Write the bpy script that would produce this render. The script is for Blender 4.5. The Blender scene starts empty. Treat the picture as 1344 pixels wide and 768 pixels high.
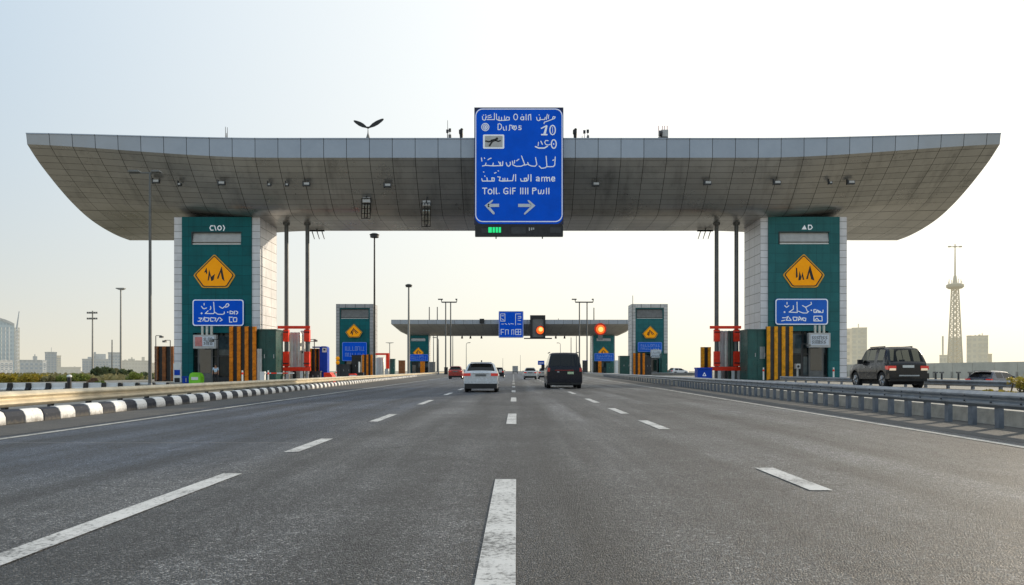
import bpy, bmesh, math, random
from mathutils import Vector, Matrix
R = math.radians
rnd = random.Random(7)
scn = bpy.context.scene
COL = scn.collection
CAMH = 1.15           # camera height above the road
def PX(px, Y): return (px - 674.0) * Y / 1000.0
def PZ(py, Y): return CAMH + (487.0 - py) * Y / 1000.0

# ------------------------------------------------------------------ materials
MATS = {}
class NT:
    def __init__(s, m):
        s.t = m.node_tree; s.n = s.t.nodes; s.l = s.t.links
    def new(s, typ, **kw):
        o = s.n.new(typ)
        for k, v in kw.items(): setattr(o, k, v)
        return o
    def link(s, a, b): s.l.new(a, b)
    def math(s, op, a, b=None, clamp=False):
        o = s.n.new('ShaderNodeMath'); o.operation = op; o.use_clamp = clamp
        for i, v in enumerate((a, b)):
            if v is None: continue
            if isinstance(v, (int, float)): o.inputs[i].default_value = v
            else: s.l.new(v, o.inputs[i])
        return o.outputs[0]
    def mix(s, fac, a, b, blend='MIX'):
        o = s.n.new('ShaderNodeMix'); o.data_type = 'RGBA'; o.blend_type = blend
        for sock, v in ((o.inputs[0], fac), (o.inputs[6], a), (o.inputs[7], b)):
            if isinstance(v, (int, float)): sock.default_value = v
            elif isinstance(v, tuple): sock.default_value = (v + (1,))[:4]
            else: s.l.new(v, sock)
        return o.outputs[2]
    def noise(s, vec, scale, detail=4, rough=.55):
        o = s.n.new('ShaderNodeTexNoise'); o.inputs['Scale'].default_value = scale
        o.inputs['Detail'].default_value = detail; o.inputs['Roughness'].default_value = rough
        if vec is not None: s.l.new(vec, o.inputs['Vector'])
        return o.outputs['Fac']
    def ramp(s, fac, stops):
        o = s.n.new('ShaderNodeValToRGB'); e = o.color_ramp.elements
        while len(e) < len(stops): e.new(.5)
        for i, (p, c) in enumerate(stops):
            e[i].position = p; e[i].color = (c, c, c, 1) if isinstance(c, (int, float)) else tuple(c) + (1,)
        s.l.new(fac, o.inputs[0]); return o.outputs[0]
    def maprange(s, v, a, b, c=0., d=1.):
        o = s.n.new('ShaderNodeMapRange'); s.l.new(v, o.inputs[0])
        for i, x in enumerate((a, b, c, d)): o.inputs[i+1].default_value = x
        return o.outputs[0]
    def bump(s, h, strength, dist):
        o = s.n.new('ShaderNodeBump'); o.inputs['Strength'].default_value = strength
        o.inputs['Distance'].default_value = dist; s.l.new(h, o.inputs['Height']); return o.outputs[0]
def base_mat(name):
    m = bpy.data.materials.new(name); m.use_nodes = True
    t = NT(m); b = t.n['Principled BSDF']; MATS[name] = m
    return m, t, b
def mat(name, c, rough=.6, metal=0., var=.18, vs=2., coat=0., emit=None, es=0., spec=.5, bump=0., bs=30., alpha=None):
    if name in MATS: return MATS[name]
    m, t, b = base_mat(name)
    pos = t.new('ShaderNodeNewGeometry').outputs['Position']
    n = t.noise(pos, vs, 5, .6)
    f = t.maprange(n, .3, .7, 1-var, 1+var)
    col = t.mix(1.0, c, f, 'MULTIPLY')
    t.link(col, b.inputs['Base Color'])
    r2 = t.maprange(t.noise(pos, vs*2.3, 3), .3, .7, max(.02, rough-.1), min(1, rough+.1)); t.link(r2, b.inputs['Roughness'])
    b.inputs['Metallic'].default_value = metal; b.inputs['Coat Weight'].default_value = coat
    b.inputs['Specular IOR Level'].default_value = spec
    if bump: t.link(t.bump(t.noise(pos, bs, 4), bump, .02), b.inputs['Normal'])
    if emit: b.inputs['Emission Color'].default_value = emit + (1,); b.inputs['Emission Strength'].default_value = es
    return m
def grimy(name, c, dirt, zlo, zhi, chips=None, rough=.65):
    m, t, b = base_mat(name)
    pos = t.new('ShaderNodeNewGeometry').outputs['Position']
    sp = t.new('ShaderNodeSeparateXYZ'); t.link(pos, sp.inputs[0])
    n = t.noise(pos, 9., 7, .7); n2 = t.noise(pos, 1.3, 4, .6)
    z = t.math('SUBTRACT', t.maprange(sp.outputs[2], zlo, zhi), t.math('MULTIPLY', t.math('SUBTRACT', n, .5), 1.6))
    col = t.mix(1., c, t.maprange(n2, .3, .7, .84, 1.1), 'MULTIPLY')
    col = t.mix(t.maprange(z, .1, .75, .85, 0.), col, dirt)
    if chips:
        k = t.math('MULTIPLY', t.maprange(t.noise(pos, 17., 6, .75), .60, .64), t.maprange(n2, .42, .55))
        col = t.mix(t.math('MULTIPLY', k, .85), col, chips)
    t.link(col, b.inputs['Base Color']); b.inputs['Roughness'].default_value = rough; b.inputs['Specular IOR Level'].default_value = .3
    t.link(t.bump(n, .35, .015), b.inputs['Normal'])
    return m
def panel_mat(name, c, seam, rough=.4, metal=0., var=.08, lu=.02, lv=.03, wob=.0, vs=.6, streak=0., spec=.5, stain=0.):
    """sheet cladding: one panel per unit of the UV map, dark joints, each panel a shade of its own"""
    m, t, b = base_mat(name)
    uv = t.new('ShaderNodeUVMap').outputs[0]
    sp = t.new('ShaderNodeSeparateXYZ'); t.link(uv, sp.inputs[0])
    def line(o, w):
        fr = t.math('FRACT', o); d = t.math('MINIMUM', fr, t.math('SUBTRACT', 1., fr)); return t.math('LESS_THAN', d, w)
    ln = t.math('MAXIMUM', line(sp.outputs[0], lu), line(sp.outputs[1], lv))
    cb = t.new('ShaderNodeCombineXYZ')
    t.link(t.math('FLOOR', sp.outputs[0]), cb.inputs[0]); t.link(t.math('FLOOR', sp.outputs[1]), cb.inputs[1])
    wn = t.new('ShaderNodeTexWhiteNoise'); t.link(cb.outputs[0], wn.inputs['Vector'])
    f = t.maprange(wn.outputs['Value'], 0, 1, 1-var, 1+var)
    col = t.mix(1., c, f, 'MULTIPLY')
    pos = t.new('ShaderNodeNewGeometry').outputs['Position']
    n = t.noise(pos, vs, 6, .65)
    col = t.mix(1., col, t.maprange(n, .3, .7, .86, 1.1), 'MULTIPLY')
    if streak:
        mp = t.new('ShaderNodeMapping'); mp.inputs['Scale'].default_value = (2.2, 2.2, .12); t.link(pos, mp.inputs[0])
        s = t.maprange(t.noise(mp.outputs[0], 1., 4, .6), .5, .75, 1., 1-streak)
        col = t.mix(1., col, s, 'MULTIPLY')
    if stain:
        mp = t.new('ShaderNodeMapping'); mp.inputs['Scale'].default_value = (1.4, .09, 1.); t.link(uv, mp.inputs[0])
        col = t.mix(1., col, t.maprange(t.noise(mp.outputs[0], 1., 5, .65), .52, .78, 1., 1-stain), 'MULTIPLY')
        col = t.mix(1., col, t.maprange(t.noise(pos, .9, 6, .7), .55, .75, 1., 1-stain*.6), 'MULTIPLY')
    col = t.mix(ln, col, seam)
    t.link(col, b.inputs['Base Color'])
    t.link(t.maprange(n, .3, .7, rough-.08, rough+.1), b.inputs['Roughness'])
    b.inputs['Metallic'].default_value = metal; b.inputs['Specular IOR Level'].default_value = spec
    h = t.math('MULTIPLY', ln, -1.)
    if wob:
        w = t.noise(pos, 1.1, 2); h = t.math('ADD', h, t.math('MULTIPLY', w, wob))
        h = t.math('ADD', h, t.math('MULTIPLY', wn.outputs['Value'], wob*.3))
    t.link(t.bump(h, .35, .03), b.inputs['Normal'])
    return m
def leaf_mat(name, c, c2):
    m, t, b = base_mat(name)
    g = t.new('ShaderNodeNewGeometry')
    n = t.noise(g.outputs['Position'], 1.3, 3)
    col = t.mix(g.outputs['Random Per Island'], c, c2)
    col = t.mix(1., col, t.maprange(n, .3, .7, .6, 1.3), 'MULTIPLY')
    t.link(col, b.inputs['Base Color']); b.inputs['Roughness'].default_value = .6
    tr = t.new('ShaderNodeBsdfTranslucent'); t.link(col, tr.inputs[0]); mx = t.new('ShaderNodeMixShader'); mx.inputs[0].default_value = .45
    t.link(b.outputs[0], mx.inputs[1]); t.link(tr.outputs[0], mx.inputs[2]); t.link(mx.outputs[0], t.n['Material Output'].inputs[0])
    return m
def asphalt_mat():
    m, t, b = base_mat('asphalt')
    pos = t.new('ShaderNodeNewGeometry').outputs['Position']
    sp = t.new('ShaderNodeSeparateXYZ'); t.link(pos, sp.inputs[0])
    vo = t.new('ShaderNodeTexVoronoi'); vo.inputs['Scale'].default_value = 88.; t.link(pos, vo.inputs['Vector'])
    vs = t.new('ShaderNodeSeparateColor'); t.link(vo.outputs['Color'], vs.inputs[0])
    fine = t.noise(pos, 28., 6, .75)
    mp = t.new('ShaderNodeMapping'); mp.inputs['Scale'].default_value = (1.5, .07, 1.); t.link(pos, mp.inputs[0])
    streak = t.noise(mp.outputs[0], 1.0, 5, .6)
    big = t.noise(pos, .32, 5, .6)
    mid = t.noise(pos, 3.2, 5, .65)
    c = t.ramp(vs.outputs[0], [(0, (.016,.0170,.0185)), (.5, (.050,.0525,.0565)), (.84, (.103,.106,.110)), (1, (.275,.275,.272))])
    c = t.mix(1., c, t.maprange(fine, .3, .7, .45, 1.55), 'MULTIPLY')
    clump = t.noise(pos, 11., 8, .78)
    c = t.mix(1., c, t.maprange(clump, .35, .65, .48, 1.62), 'MULTIPLY')
    c = t.mix(1., c, t.maprange(streak, .33, .67, .52, 1.44), 'MULTIPLY')
    c = t.mix(1., c, t.maprange(big, .32, .68, .62, 1.34), 'MULTIPLY')
    c = t.mix(1., c, t.maprange(mid, .3, .7, .76, 1.24), 'MULTIPLY')
    # wheel tracks, darker, two to a lane, and an oil-dark strip beside the middle line
    wx = t.math('ADD', sp.outputs[0], t.math('MULTIPLY', t.noise(mp.outputs[0], .7, 2), .5))
    tr = t.math('COSINE', t.math('MULTIPLY', wx, 2*math.pi/1.62))
    c = t.mix(1., c, t.maprange(tr, -1, 1, .74, 1.20), 'MULTIPLY')
    dx = t.math('ABSOLUTE', t.math('ADD', sp.outputs[0], t.math('MULTIPLY', t.math('SUBTRACT', t.noise(mp.outputs[0], .5, 3), .5), 1.1)))
    c = t.mix(1., c, t.maprange(dx, .15, 1.15, .58, 1.0), 'MULTIPLY')
    # darker, bluer tint across the left lanes
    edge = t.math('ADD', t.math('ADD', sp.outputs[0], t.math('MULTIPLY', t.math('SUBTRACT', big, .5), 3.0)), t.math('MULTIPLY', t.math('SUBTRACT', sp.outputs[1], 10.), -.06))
    blue_left = t.maprange(edge, -2.9, -4.6)
    far = t.math('MULTIPLY', blue_left, t.maprange(sp.outputs[1], 6.5, 9.5))
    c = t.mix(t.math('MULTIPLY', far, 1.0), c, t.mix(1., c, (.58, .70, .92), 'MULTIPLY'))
    # oil drips and dark blotches along the lane middles, a few lighter scuffs
    ol = t.math('MULTIPLY', t.maprange(t.noise(pos, 1.9, 6, .7), .60, .70), t.maprange(tr, -.2, .9, 1., 0.))
    c = t.mix(t.math('MULTIPLY', ol, .5), c, (.022, .022, .023))
    mq = t.new('ShaderNodeMapping'); mq.inputs['Scale'].default_value = (7., .22, 1.); mq.inputs['Rotation'].default_value = (0,0,.03); t.link(pos, mq.inputs[0])
    sk = t.math('MULTIPLY', t.maprange(t.noise(mq.outputs[0], 1., 3, .5), .64, .72), t.maprange(t.noise(pos, .16, 2), .5, .62))
    c = t.mix(t.math('MULTIPLY', sk, .55), c, (.02, .02, .021))
    # sealed transverse joint and a long joint in the left lanes
    jn = t.math('LESS_THAN', t.math('ABSOLUTE', t.math('SUBTRACT', t.math('ADD', sp.outputs[1], t.math('MULTIPLY', mid, .25)), 12.35)), .03)
    jn = t.math('MULTIPLY', jn, t.math('LESS_THAN', sp.outputs[0], -3.4))
    c = t.mix(t.math('MULTIPLY', jn, .6), c, (.17, .17, .165))
    # hairline cracks
    vc = t.new('ShaderNodeTexVoronoi'); vc.feature = 'DISTANCE_TO_EDGE'; vc.inputs['Scale'].default_value = .42
    dp = t.new('ShaderNodeMixRGB'); dp.inputs[0].default_value = .22; t.link(pos, dp.inputs[1])
    nz = t.new('ShaderNodeTexNoise'); nz.inputs['Scale'].default_value = 2.1; nz.inputs['Detail'].default_value = 6; t.link(pos, nz.inputs['Vector'])
    t.link(nz.outputs['Color'], dp.inputs[2]); t.link(dp.outputs[0], vc.inputs['Vector'])
    ck = t.math('LESS_THAN', vc.outputs['Distance'], .0036)
    ck = t.math('MULTIPLY', ck, t.maprange(t.noise(pos, .45, 3), .52, .6))
    c = t.mix(t.math('MULTIPLY', ck, .75), c, (.012, .012, .012))
    t.link(c, b.inputs['Base Color'])
    t.link(t.maprange(clump, .3, .7, .50, .74), b.inputs['Roughness'])
    b.inputs['Specular IOR Level'].default_value = .48
    h = t.math('ADD', t.math('MULTIPLY', vo.outputs['Distance'], -1.2), t.math('ADD', t.math('MULTIPLY', fine, .8), t.math('MULTIPLY', clump, 1.1)))
    t.link(t.bump(h, .9, .013), b.inputs['Normal'])
    return m
def ground_mat(name, c, c2, scale=.4, fine=9., bump=.5):
    m, t, b = base_mat(name)
    pos = t.new('ShaderNodeNewGeometry').outputs['Position']
    col = t.mix(t.maprange(t.noise(pos, scale, 8, .65), .35, .65), c, c2)
    col = t.mix(1., col, t.maprange(t.noise(pos, fine, 6, .7), .3, .7, .72, 1.25), 'MULTIPLY')
    t.link(col, b.inputs['Base Color']); b.inputs['Roughness'].default_value = .85
    t.link(t.bump(t.noise(pos, fine*3, 5), bump, .03), b.inputs['Normal'])
    return m
def paint_mat(name, c, under, wear=.5):
    """road paint, worn through to the asphalt in specks"""
    m, t, b = base_mat(name)
    pos = t.new('ShaderNodeNewGeometry').outputs['Position']
    n = t.noise(pos, 24., 7, .78); n2 = t.noise(pos, 1.7, 4)
    k = t.math('ADD', n, t.math('MULTIPLY', n2, .35))
    f = t.maprange(k, wear+.02, wear+.14)
    col = t.mix(1., c, t.maprange(n2, .3, .7, .82, 1.08), 'MULTIPLY')
    t.link(t.mix(f, under, col), b.inputs['Base Color']); b.inputs['Roughness'].default_value = .62
    t.link(t.bump(n, .4, .01), b.inputs['Normal'])
    return m
def glass_mat(name, c, rough=.06):
    m, t, b = base_mat(name)
    b.inputs['Base Color'].default_value = c + (1,); b.inputs['Roughness'].default_value = rough
    b.inputs['Specular IOR Level'].default_value = .8; b.inputs['Coat Weight'].default_value = .6
    b.inputs['Coat Roughness'].default_value = .04
    pos = t.new('ShaderNodeNewGeometry').outputs['Position']
    t.link(t.mix(1., c, t.maprange(t.noise(pos, 1.7, 3), .3, .7, .6, 1.5), 'MULTIPLY'), b.inputs['Base Color'])
    return m
def tint_mat(name, c, through):
    m, t, b = base_mat(name)
    b.inputs['Base Color'].default_value = c + (1,); b.inputs['Roughness'].default_value = .05; b.inputs['Specular IOR Level'].default_value = .4
    tr = t.new('ShaderNodeBsdfTransparent'); tr.inputs[0].default_value = (.62,.66,.64,1); mx = t.new('ShaderNodeMixShader'); mx.inputs[0].default_value = through
    t.link(b.outputs[0], mx.inputs[1]); t.link(tr.outputs[0], mx.inputs[2]); t.link(mx.outputs[0], t.n['Material Output'].inputs[0])
    return m
def facade_mat(name, c, dark, w=3., h=3.2, air=None):
    """far hazy wall: faint storey and bay lines"""
    m, t, b = base_mat(name)
    pos = t.new('ShaderNodeNewGeometry').outputs['Position']
    sp = t.new('ShaderNodeSeparateXYZ'); t.link(pos, sp.inputs[0])
    a = t.math('FRACT', t.math('DIVIDE', sp.outputs[2], h)); d = t.math('FRACT', t.math('DIVIDE', t.math('ADD', sp.outputs[0], sp.outputs[1]), w))
    k = t.math('MULTIPLY', t.math('LESS_THAN', a, .5), t.math('LESS_THAN', d, .62))
    col = t.mix(t.math('MULTIPLY', k, .6), c, dark)
    col = t.mix(1., col, t.maprange(t.noise(pos, .05, 4), .3, .7, .92, 1.08), 'MULTIPLY')
    t.link(col, b.inputs['Base Color']); b.inputs['Roughness'].default_value = .8
    if air: t.link(t.mix(1., col, air, 'MULTIPLY'), b.inputs['Emission Color']); b.inputs['Emission Strength'].default_value = 1.  # air: haze glow put into the wall as emission
    return m

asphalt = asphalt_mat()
M_paint = paint_mat('road_paint', (.56, .555, .54), (.12, .12, .115), .535)
M_edge = paint_mat('edge_line_paint', (.50, .49, .45), (.13, .128, .12), .56)
M_shoulder = ground_mat('shoulder_dust', (.060, .059, .058), (.095, .090, .082), .8, 14., .5)
M_plaza = ground_mat('plaza_concrete', (.20, .185, .16), (.30, .28, .24), .5, 8., .3)
M_ground = ground_mat('sandy_ground', (.36, .31, .23), (.25, .23, .18), .06, 2., .4)
M_conc = mat('concrete', (.40, .375, .33), .85, var=.25, vs=3., bump=.5, bs=22.)
M_concd = mat('concrete_dark', (.23, .215, .19), .85, var=.3, vs=4., bump=.6, bs=22.)
M_kerbw = grimy('kerb_white', (.76,.76,.75), (.16,.14,.115), -.02, .16, (.28,.26,.23))
M_kerbb = grimy('kerb_black', (.013,.019,.033), (.10,.09,.075), -.02, .14, (.15,.145,.135))
M_jerw = grimy('barrier_white', (.74,.74,.73), (.22,.20,.17), -.42, -.2, (.4,.38,.34))
M_galv = mat('galvanised_steel', (.29, .31, .335), .44, .5, var=.22, vs=2.5, bump=.1, bs=12.)
M_galvd = mat('galvanised_post', (.17, .19, .22), .5, .35, var=.2, vs=5., bump=.15, bs=20.)
M_cream = mat('sunlit_beam', (.60, .52, .38), .5, .3, var=.22, vs=1.6, bump=.15, bs=10.)  # galvanised beam with warm sunlight put into its cream colour
M_pole = mat('pole_steel', (.12, .125, .125), .45, .4, var=.15)
M_polef = mat('pole_far', (.27, .265, .245), .6, .2, var=.1)  # paler pole steel, distance haze put into the colour
M_poled = mat('pole_dark', (.045, .047, .046), .5, .3, var=.15)
M_soffit = panel_mat('soffit_panels', (.385, .38, .365), (.05, .049, .047), .31, .62, .08, .012, .024, .10, .25, 0., .5, .46)
M_fascia = panel_mat('fascia_panels', (.34, .375, .425), (.06, .065, .07), .36, .65, .06, .014, .02, .12, .3)
M_soffit2 = panel_mat('soffit_panels_far', (.36, .345, .31), (.14, .135, .12), .42, .5, .05, .011, .018, 0., .05)
M_roof = mat('roof_sheet', (.42, .42, .40), .6, .2, var=.1)
M_white = panel_mat('white_cladding', (.76, .75, .77), (.26, .25, .24), .42, 0., .05, .014, .034, .04, .7, .12)
M_grey = panel_mat('grey_cladding', (.36, .36, .37), (.13, .13, .13), .45, .2, .08, .04, .05, .04, .7, .15)
M_greyl = panel_mat('pale_cladding', (.56, .55, .53), (.22, .22, .21), .45, .1, .08, .04, .05, .04, .7, .15)
M_teal = panel_mat('teal_panels', (.004, .125, .135), (.002, .040, .045), .42, .0, .10, .008, .014, .05, .8, .2, .18)
M_teal2 = panel_mat('teal_panels_hazed', (.026, .150, .155), (.014, .07, .073), .42, .0, .08, .008, .014, .05, .8, .2, .18)  # paler teal for right towers, haze and sky glare put into the colour
M_tealp = mat('teal_paint', (.004, .062, .052), .35, var=.25, vs=1.5)
M_tealp2 = mat('teal_paint_pale', (.01, .09, .078), .35, var=.25, vs=1.5)  # paler copy of the teal paint
M_black = mat('black_paint', (.012, .012, .013), .5, var=.3)
M_dark = mat('dark_grey', (.035, .037, .04), .5, var=.3)
M_mid = mat('mid_grey', (.16, .16, .155), .55, var=.2)
M_lgrey = mat('light_grey', (.48, .48, .47), .5, var=.12)
M_wpaint = mat('white_paint', (.76, .76, .74), .45, var=.1)
M_blue = mat('sign_blue', (.0, .104, .74), .55, var=.10, vs=.8, spec=.12)
M_blue2 = mat('sign_blue_pale', (.025, .15, .66), .55, var=.10, vs=.8, spec=.15)
M_blue3 = mat('cabinet_blue', (.006, .06, .46), .5, var=.12, spec=.2)
M_navy = mat('sign_navy', (.006, .011, .055), .45, var=.2)
M_letter = mat('sign_white', (.80, .83, .86), .45, var=.06, emit=(.8,.85,.95), es=.16)  # small emission added to whiten the lettering, which is not lit
M_pale = mat('sign_pale_blue', (.20, .33, .80), .5, var=.1, spec=.2)
M_arrow = mat('arrow_white', (.62, .67, .74), .45, var=.08)
M_amber = mat('sign_amber', (1., .38, .006), .55, var=.08, vs=1.2, spec=.15, emit=(1., .36, .005), es=.14)  # small emission added to brighten sign faces standing in shade
M_amberr = mat('sign_amber_rim', (.86, .42, .05), .55, var=.10, vs=1.2, spec=.15)
M_orange = mat('barrier_orange', (.74, .22, .012), .55, spec=.2, var=.32, vs=2.2)
M_orange2 = mat('barrier_amber', (.85, .36, .018), .55, spec=.2, var=.32, vs=2.2)
M_brown = mat('barrier_brown', (.25, .085, .018), .55, var=.4, vs=2.)
M_red = mat('red_paint', (.92, .05, .018), .5, spec=.25, var=.25, vs=2.)
M_pink = mat('pale_red', (.55, .20, .19), .5, var=.3, vs=4.)
M_lime = mat('lime_plastic', (.22, .66, .03), .45, var=.2)
M_glass = glass_mat('dark_glass', (.012, .015, .018))
M_boothglass = mat('booth_glass', (.012, .022, .025), .15, spec=.3, var=.5, vs=.9)
M_pane = mat('booth_pane', (.07, .10, .11), .12, spec=.4, var=.5, vs=1.3)
M_tint = tint_mat('car_glass', (.006,.008,.009), .42)
M_tintd = tint_mat('car_glass_dark', (.004,.004,.006), .12)
M_tyre = mat('tyre_rubber', (.015, .015, .016), .8, var=.3)
M_rim = mat('wheel_rim', (.35, .35, .36), .35, .7, var=.1)
M_tail = mat('tail_lamp', (.50, .018, .014), .2, var=.1, coat=.5, emit=(.8,.03,.02), es=.22)
M_taild = mat('tail_lamp_dark', (.40, .014, .012), .25, var=.15, coat=.4, emit=(.7,.03,.02), es=.08)
M_tailw = mat('reverse_lamp', (.8, .68, .5), .2, var=.1, coat=.5, emit=(1.,.75,.5), es=.4)
M_plate = mat('plate', (.72, .72, .68), .4, var=.05)
M_under = mat('car_under', (.008, .008, .009), .8)
M_sig = mat('signal_lamp', (.9, .2, .03), .3, emit=(1., .11, .01), es=1.0)
M_sigc = mat('signal_lamp_core', (.9, .6, .2), .3, emit=(1., .52, .13), es=1.15)
M_green = mat('green_lamp', (.02, .6, .2), .3, emit=(.0, .62, .16), es=.9)
M_pipe = mat('pipe_grey', (.56, .57, .52), .4, .3, var=.15)
M_pipeg = mat('pipe_green', (.06, .10, .075), .4, .2, var=.2)
M_skin = mat('skin', (.32, .17, .11), .5)
M_shirt = mat('pale_blue_cloth', (.42, .55, .68), .8)
M_trouser = mat('dark_cloth', (.02, .02, .025), .8)
M_bark = mat('bark', (.10, .075, .05), .9)
M_rock = mat('rubble', (.42, .40, .36), .9, var=.5, vs=3.)
M_rockw = mat('rubble_white', (.68, .67, .64), .9, var=.3, vs=3.)

# ------------------------------------------------------------------ mesh builder
class MB:
    def __init__(s): s.v = []; s.f = []; s.m = []; s.uv = {}
    def quad(s, pts, mi=0, uv=None):
        n = len(s.v); s.v += [tuple(p) for p in pts]; s.f.append(tuple(range(n, n+len(pts)))); s.m.append(mi)
        if uv: s.uv[len(s.f)-1] = uv
    def box(s, x0, x1, y0, y1, z0, z1, mi=0, us=None):
        """us = (panel width, panel height, u0, v0) puts a cladding grid on it"""
        def uvq(a, b, c, d):
            w, h, u0, v0 = us; return [((a-u0)/w, (b-v0)/h), ((c-u0)/w, (b-v0)/h), ((c-u0)/w, (d-v0)/h), ((a-u0)/w, (d-v0)/h)]
        F = [([(x0,y0,z0),(x1,y0,z0),(x1,y0,z1),(x0,y0,z1)], (x0,z0,x1,z1)),
             ([(x1,y1,z0),(x0,y1,z0),(x0,y1,z1),(x1,y1,z1)], (x1,z0,x0,z1)),
             ([(x1,y0,z0),(x1,y1,z0),(x1,y1,z1),(x1,y0,z1)], (y0,z0,y1,z1)),
             ([(x0,y1,z0),(x0,y0,z0),(x0,y0,z1),(x0,y1,z1)], (y1,z0,y0,z1)),
             ([(x0,y0,z1),(x1,y0,z1),(x1,y1,z1),(x0,y1,z1)], (x0,y0,x1,y1)),
             ([(x0,y1,z0),(x1,y1,z0),(x1,y0,z0),(x0,y0,z0)], (x0,y1,x1,y0))]
        for q, a in F: s.quad(q, mi, uvq(*a) if us else None)
        return s
    def cyl(s, p0, p1, r0, r1=None, n=12, mi=0, caps=True):
        if r1 is None: r1 = r0
        p0 = Vector(p0); p1 = Vector(p1); d = (p1-p0)
        if d.length < 1e-6: return s
        d.normalize(); a = Vector((0,0,1)) if abs(d.z) < .9 else Vector((1,0,0))
        u = d.cross(a).normalized(); w = d.cross(u)
        A = [p0 + (u*math.cos(2*math.pi*i/n) + w*math.sin(2*math.pi*i/n))*r0 for i in range(n)]
        B = [p1 + (u*math.cos(2*math.pi*i/n) + w*math.sin(2*math.pi*i/n))*r1 for i in range(n)]
        for i in range(n):
            j = (i+1) % n; s.quad([A[i], A[j], B[j], B[i]], mi)
        if caps: s.quad(A[::-1], mi); s.quad(B, mi)
        return s
    def lathe(s, c, prof, n=16, mi=0):
        c = Vector(c)
        for (r0, z0), (r1, z1) in zip(prof, prof[1:]):
            for i in range(n):
                a, b = 2*math.pi*i/n, 2*math.pi*(i+1)/n
                q = [c+Vector((r0*math.cos(a), r0*math.sin(a), z0)), c+Vector((r0*math.cos(b), r0*math.sin(b), z0)),
                     c+Vector((r1*math.cos(b), r1*math.sin(b), z1)), c+Vector((r1*math.cos(a), r1*math.sin(a), z1))]
                s.quad(q, mi)
        return s
    def prism(s, poly, y0, y1, mi=0):
        """poly in (x, z), counter-clockwise seen from the front (-Y), extruded from y0 (front) to y1"""
        s.quad([(x, y0, z) for x, z in poly], mi); s.quad([(x, y1, z) for x, z in poly[::-1]], mi)
        for (a, b), (c, d) in zip(poly, poly[1:]+poly[:1]): s.quad([(c,y0,d),(a,y0,b),(a,y1,b),(c,y1,d)], mi)
        return s
    def stroke(s, pts, w, y, t=.02, mi=0, closed=False):
        """flat pen stroke on a vertical board: little plates joined by round discs"""
        pts = [Vector((p[0], p[1])) for p in pts]
        if closed: pts = pts + [pts[0]]
        for k, (a, b) in enumerate(zip(pts, pts[1:])):
            d = b-a
            if d.length < 1e-6: continue
            n = Vector((-d.y, d.x)).normalized()*w/2; yy = y - .0006*(k % 5)
            s.prismflat([a-n, b-n, b+n, a+n], yy, t, mi)
        for k, p in enumerate(pts):
            s.prismflat([p+Vector((math.cos(q*math.pi/4), math.sin(q*math.pi/4)))*w/2 for q in range(8)], y-.004-.0006*(k % 5), t, mi)
    def prismflat(s, poly, y, t, mi=0):
        s.quad([(p.x, y, p.y) for p in poly], mi)
    def build(s, name, mats, parent=None, smooth=False, weld=False, local=False):
        me = bpy.data.meshes.new(name)
        off = Vector((0,0,0))
        if parent is not None and not local:
            o = parent
            while o is not None: off += o.location; o = o.parent
        me.from_pydata([tuple(Vector(v)-off) for v in s.v], [], s.f)
        if not isinstance(mats, (list, tuple)): mats = [mats]
        for m in mats: me.materials.append(m)
        for i, p in enumerate(me.polygons): p.material_index = s.m[i]
        if s.uv:
            ul = me.uv_layers.new(name='UVMap')
            for fi, u in s.uv.items():
                for li, q in zip(me.polygons[fi].loop_indices, u): ul.data[li].uv = q
        if weld or smooth:
            bm = bmesh.new(); bm.from_mesh(me); bmesh.ops.remove_doubles(bm, verts=bm.verts, dist=1e-4); bm.to_mesh(me); bm.free()
        if smooth:
            for p in me.polygons: p.use_smooth = True
            me.set_sharp_from_angle(angle=R(42))
        o = bpy.data.objects.new(name, me); COL.objects.link(o)
        if parent is not None: o.parent = parent
        return o
def bevel(o, w=.02, seg=2):
    md = o.modifiers.new('bevel', 'BEVEL'); md.width = w; md.segments = seg; md.limit_method = 'ANGLE'; md.angle_limit = R(40); return o
def tag(o, label, cat, group=None, kind=None):
    if label: o['label'] = label
    if cat: o['category'] = cat
    if group: o['group'] = group
    if kind: o['kind'] = kind
    return o
def thing(name, label, cat, loc=(0,0,0), group=None, rz=0.):
    o = bpy.data.objects.new(name, None); COL.objects.link(o); o.empty_display_size = .3
    o.location = loc; o.rotation_euler = (0,0,rz); return tag(o, label, cat, group)
def struct(name, mb, m, **k):
    o = mb.build(name, m, **k); o['kind'] = 'structure'; return o
def copy_tree(o, parent=None, label=None, group=None):
    c = o.copy(); COL.objects.link(c); c.parent = parent
    if label: c['label'] = label
    if group: c['group'] = group
    for ch in list(o.children):
        copy_tree(ch, c)
    return c

# ------------------------------------------------------------------ camera, sun, sky
cam = bpy.data.cameras.new('camera'); camo = bpy.data.objects.new('camera', cam); COL.objects.link(camo)
camo.location = (0,0,CAMH); camo.rotation_euler = (R(90),0,0)
cam.sensor_width = 36; cam.lens = 36*1000/1344.; cam.shift_y = (487-384)/1344.; cam.shift_x = -(674-672)/1344.
cam.clip_end = 20000; cam.clip_start = .05; scn.camera = camo
SUN_AZ, SUN_EL = 50., 16.5
sl = bpy.data.lights.new('sun', 'SUN'); sl.energy = 3.7; sl.angle = R(.6); sl.color = (1., .86, .66)
so = bpy.data.objects.new('sun', sl); COL.objects.link(so)
sd = Vector((math.sin(R(SUN_AZ))*math.cos(R(SUN_EL)), math.cos(R(SUN_AZ))*math.cos(R(SUN_EL)), math.sin(R(SUN_EL))))
so.rotation_euler = sd.to_track_quat('Z', 'Y').to_euler(); so.location = (60, 40, 60)
w = bpy.data.worlds.new('World'); scn.world = w; w.use_nodes = True
nt = w.node_tree; nt.nodes.clear()
class WN(NT):
    def __init__(s, t): s.t = t; s.n = t.nodes; s.l = t.links
W = WN(nt)
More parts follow.
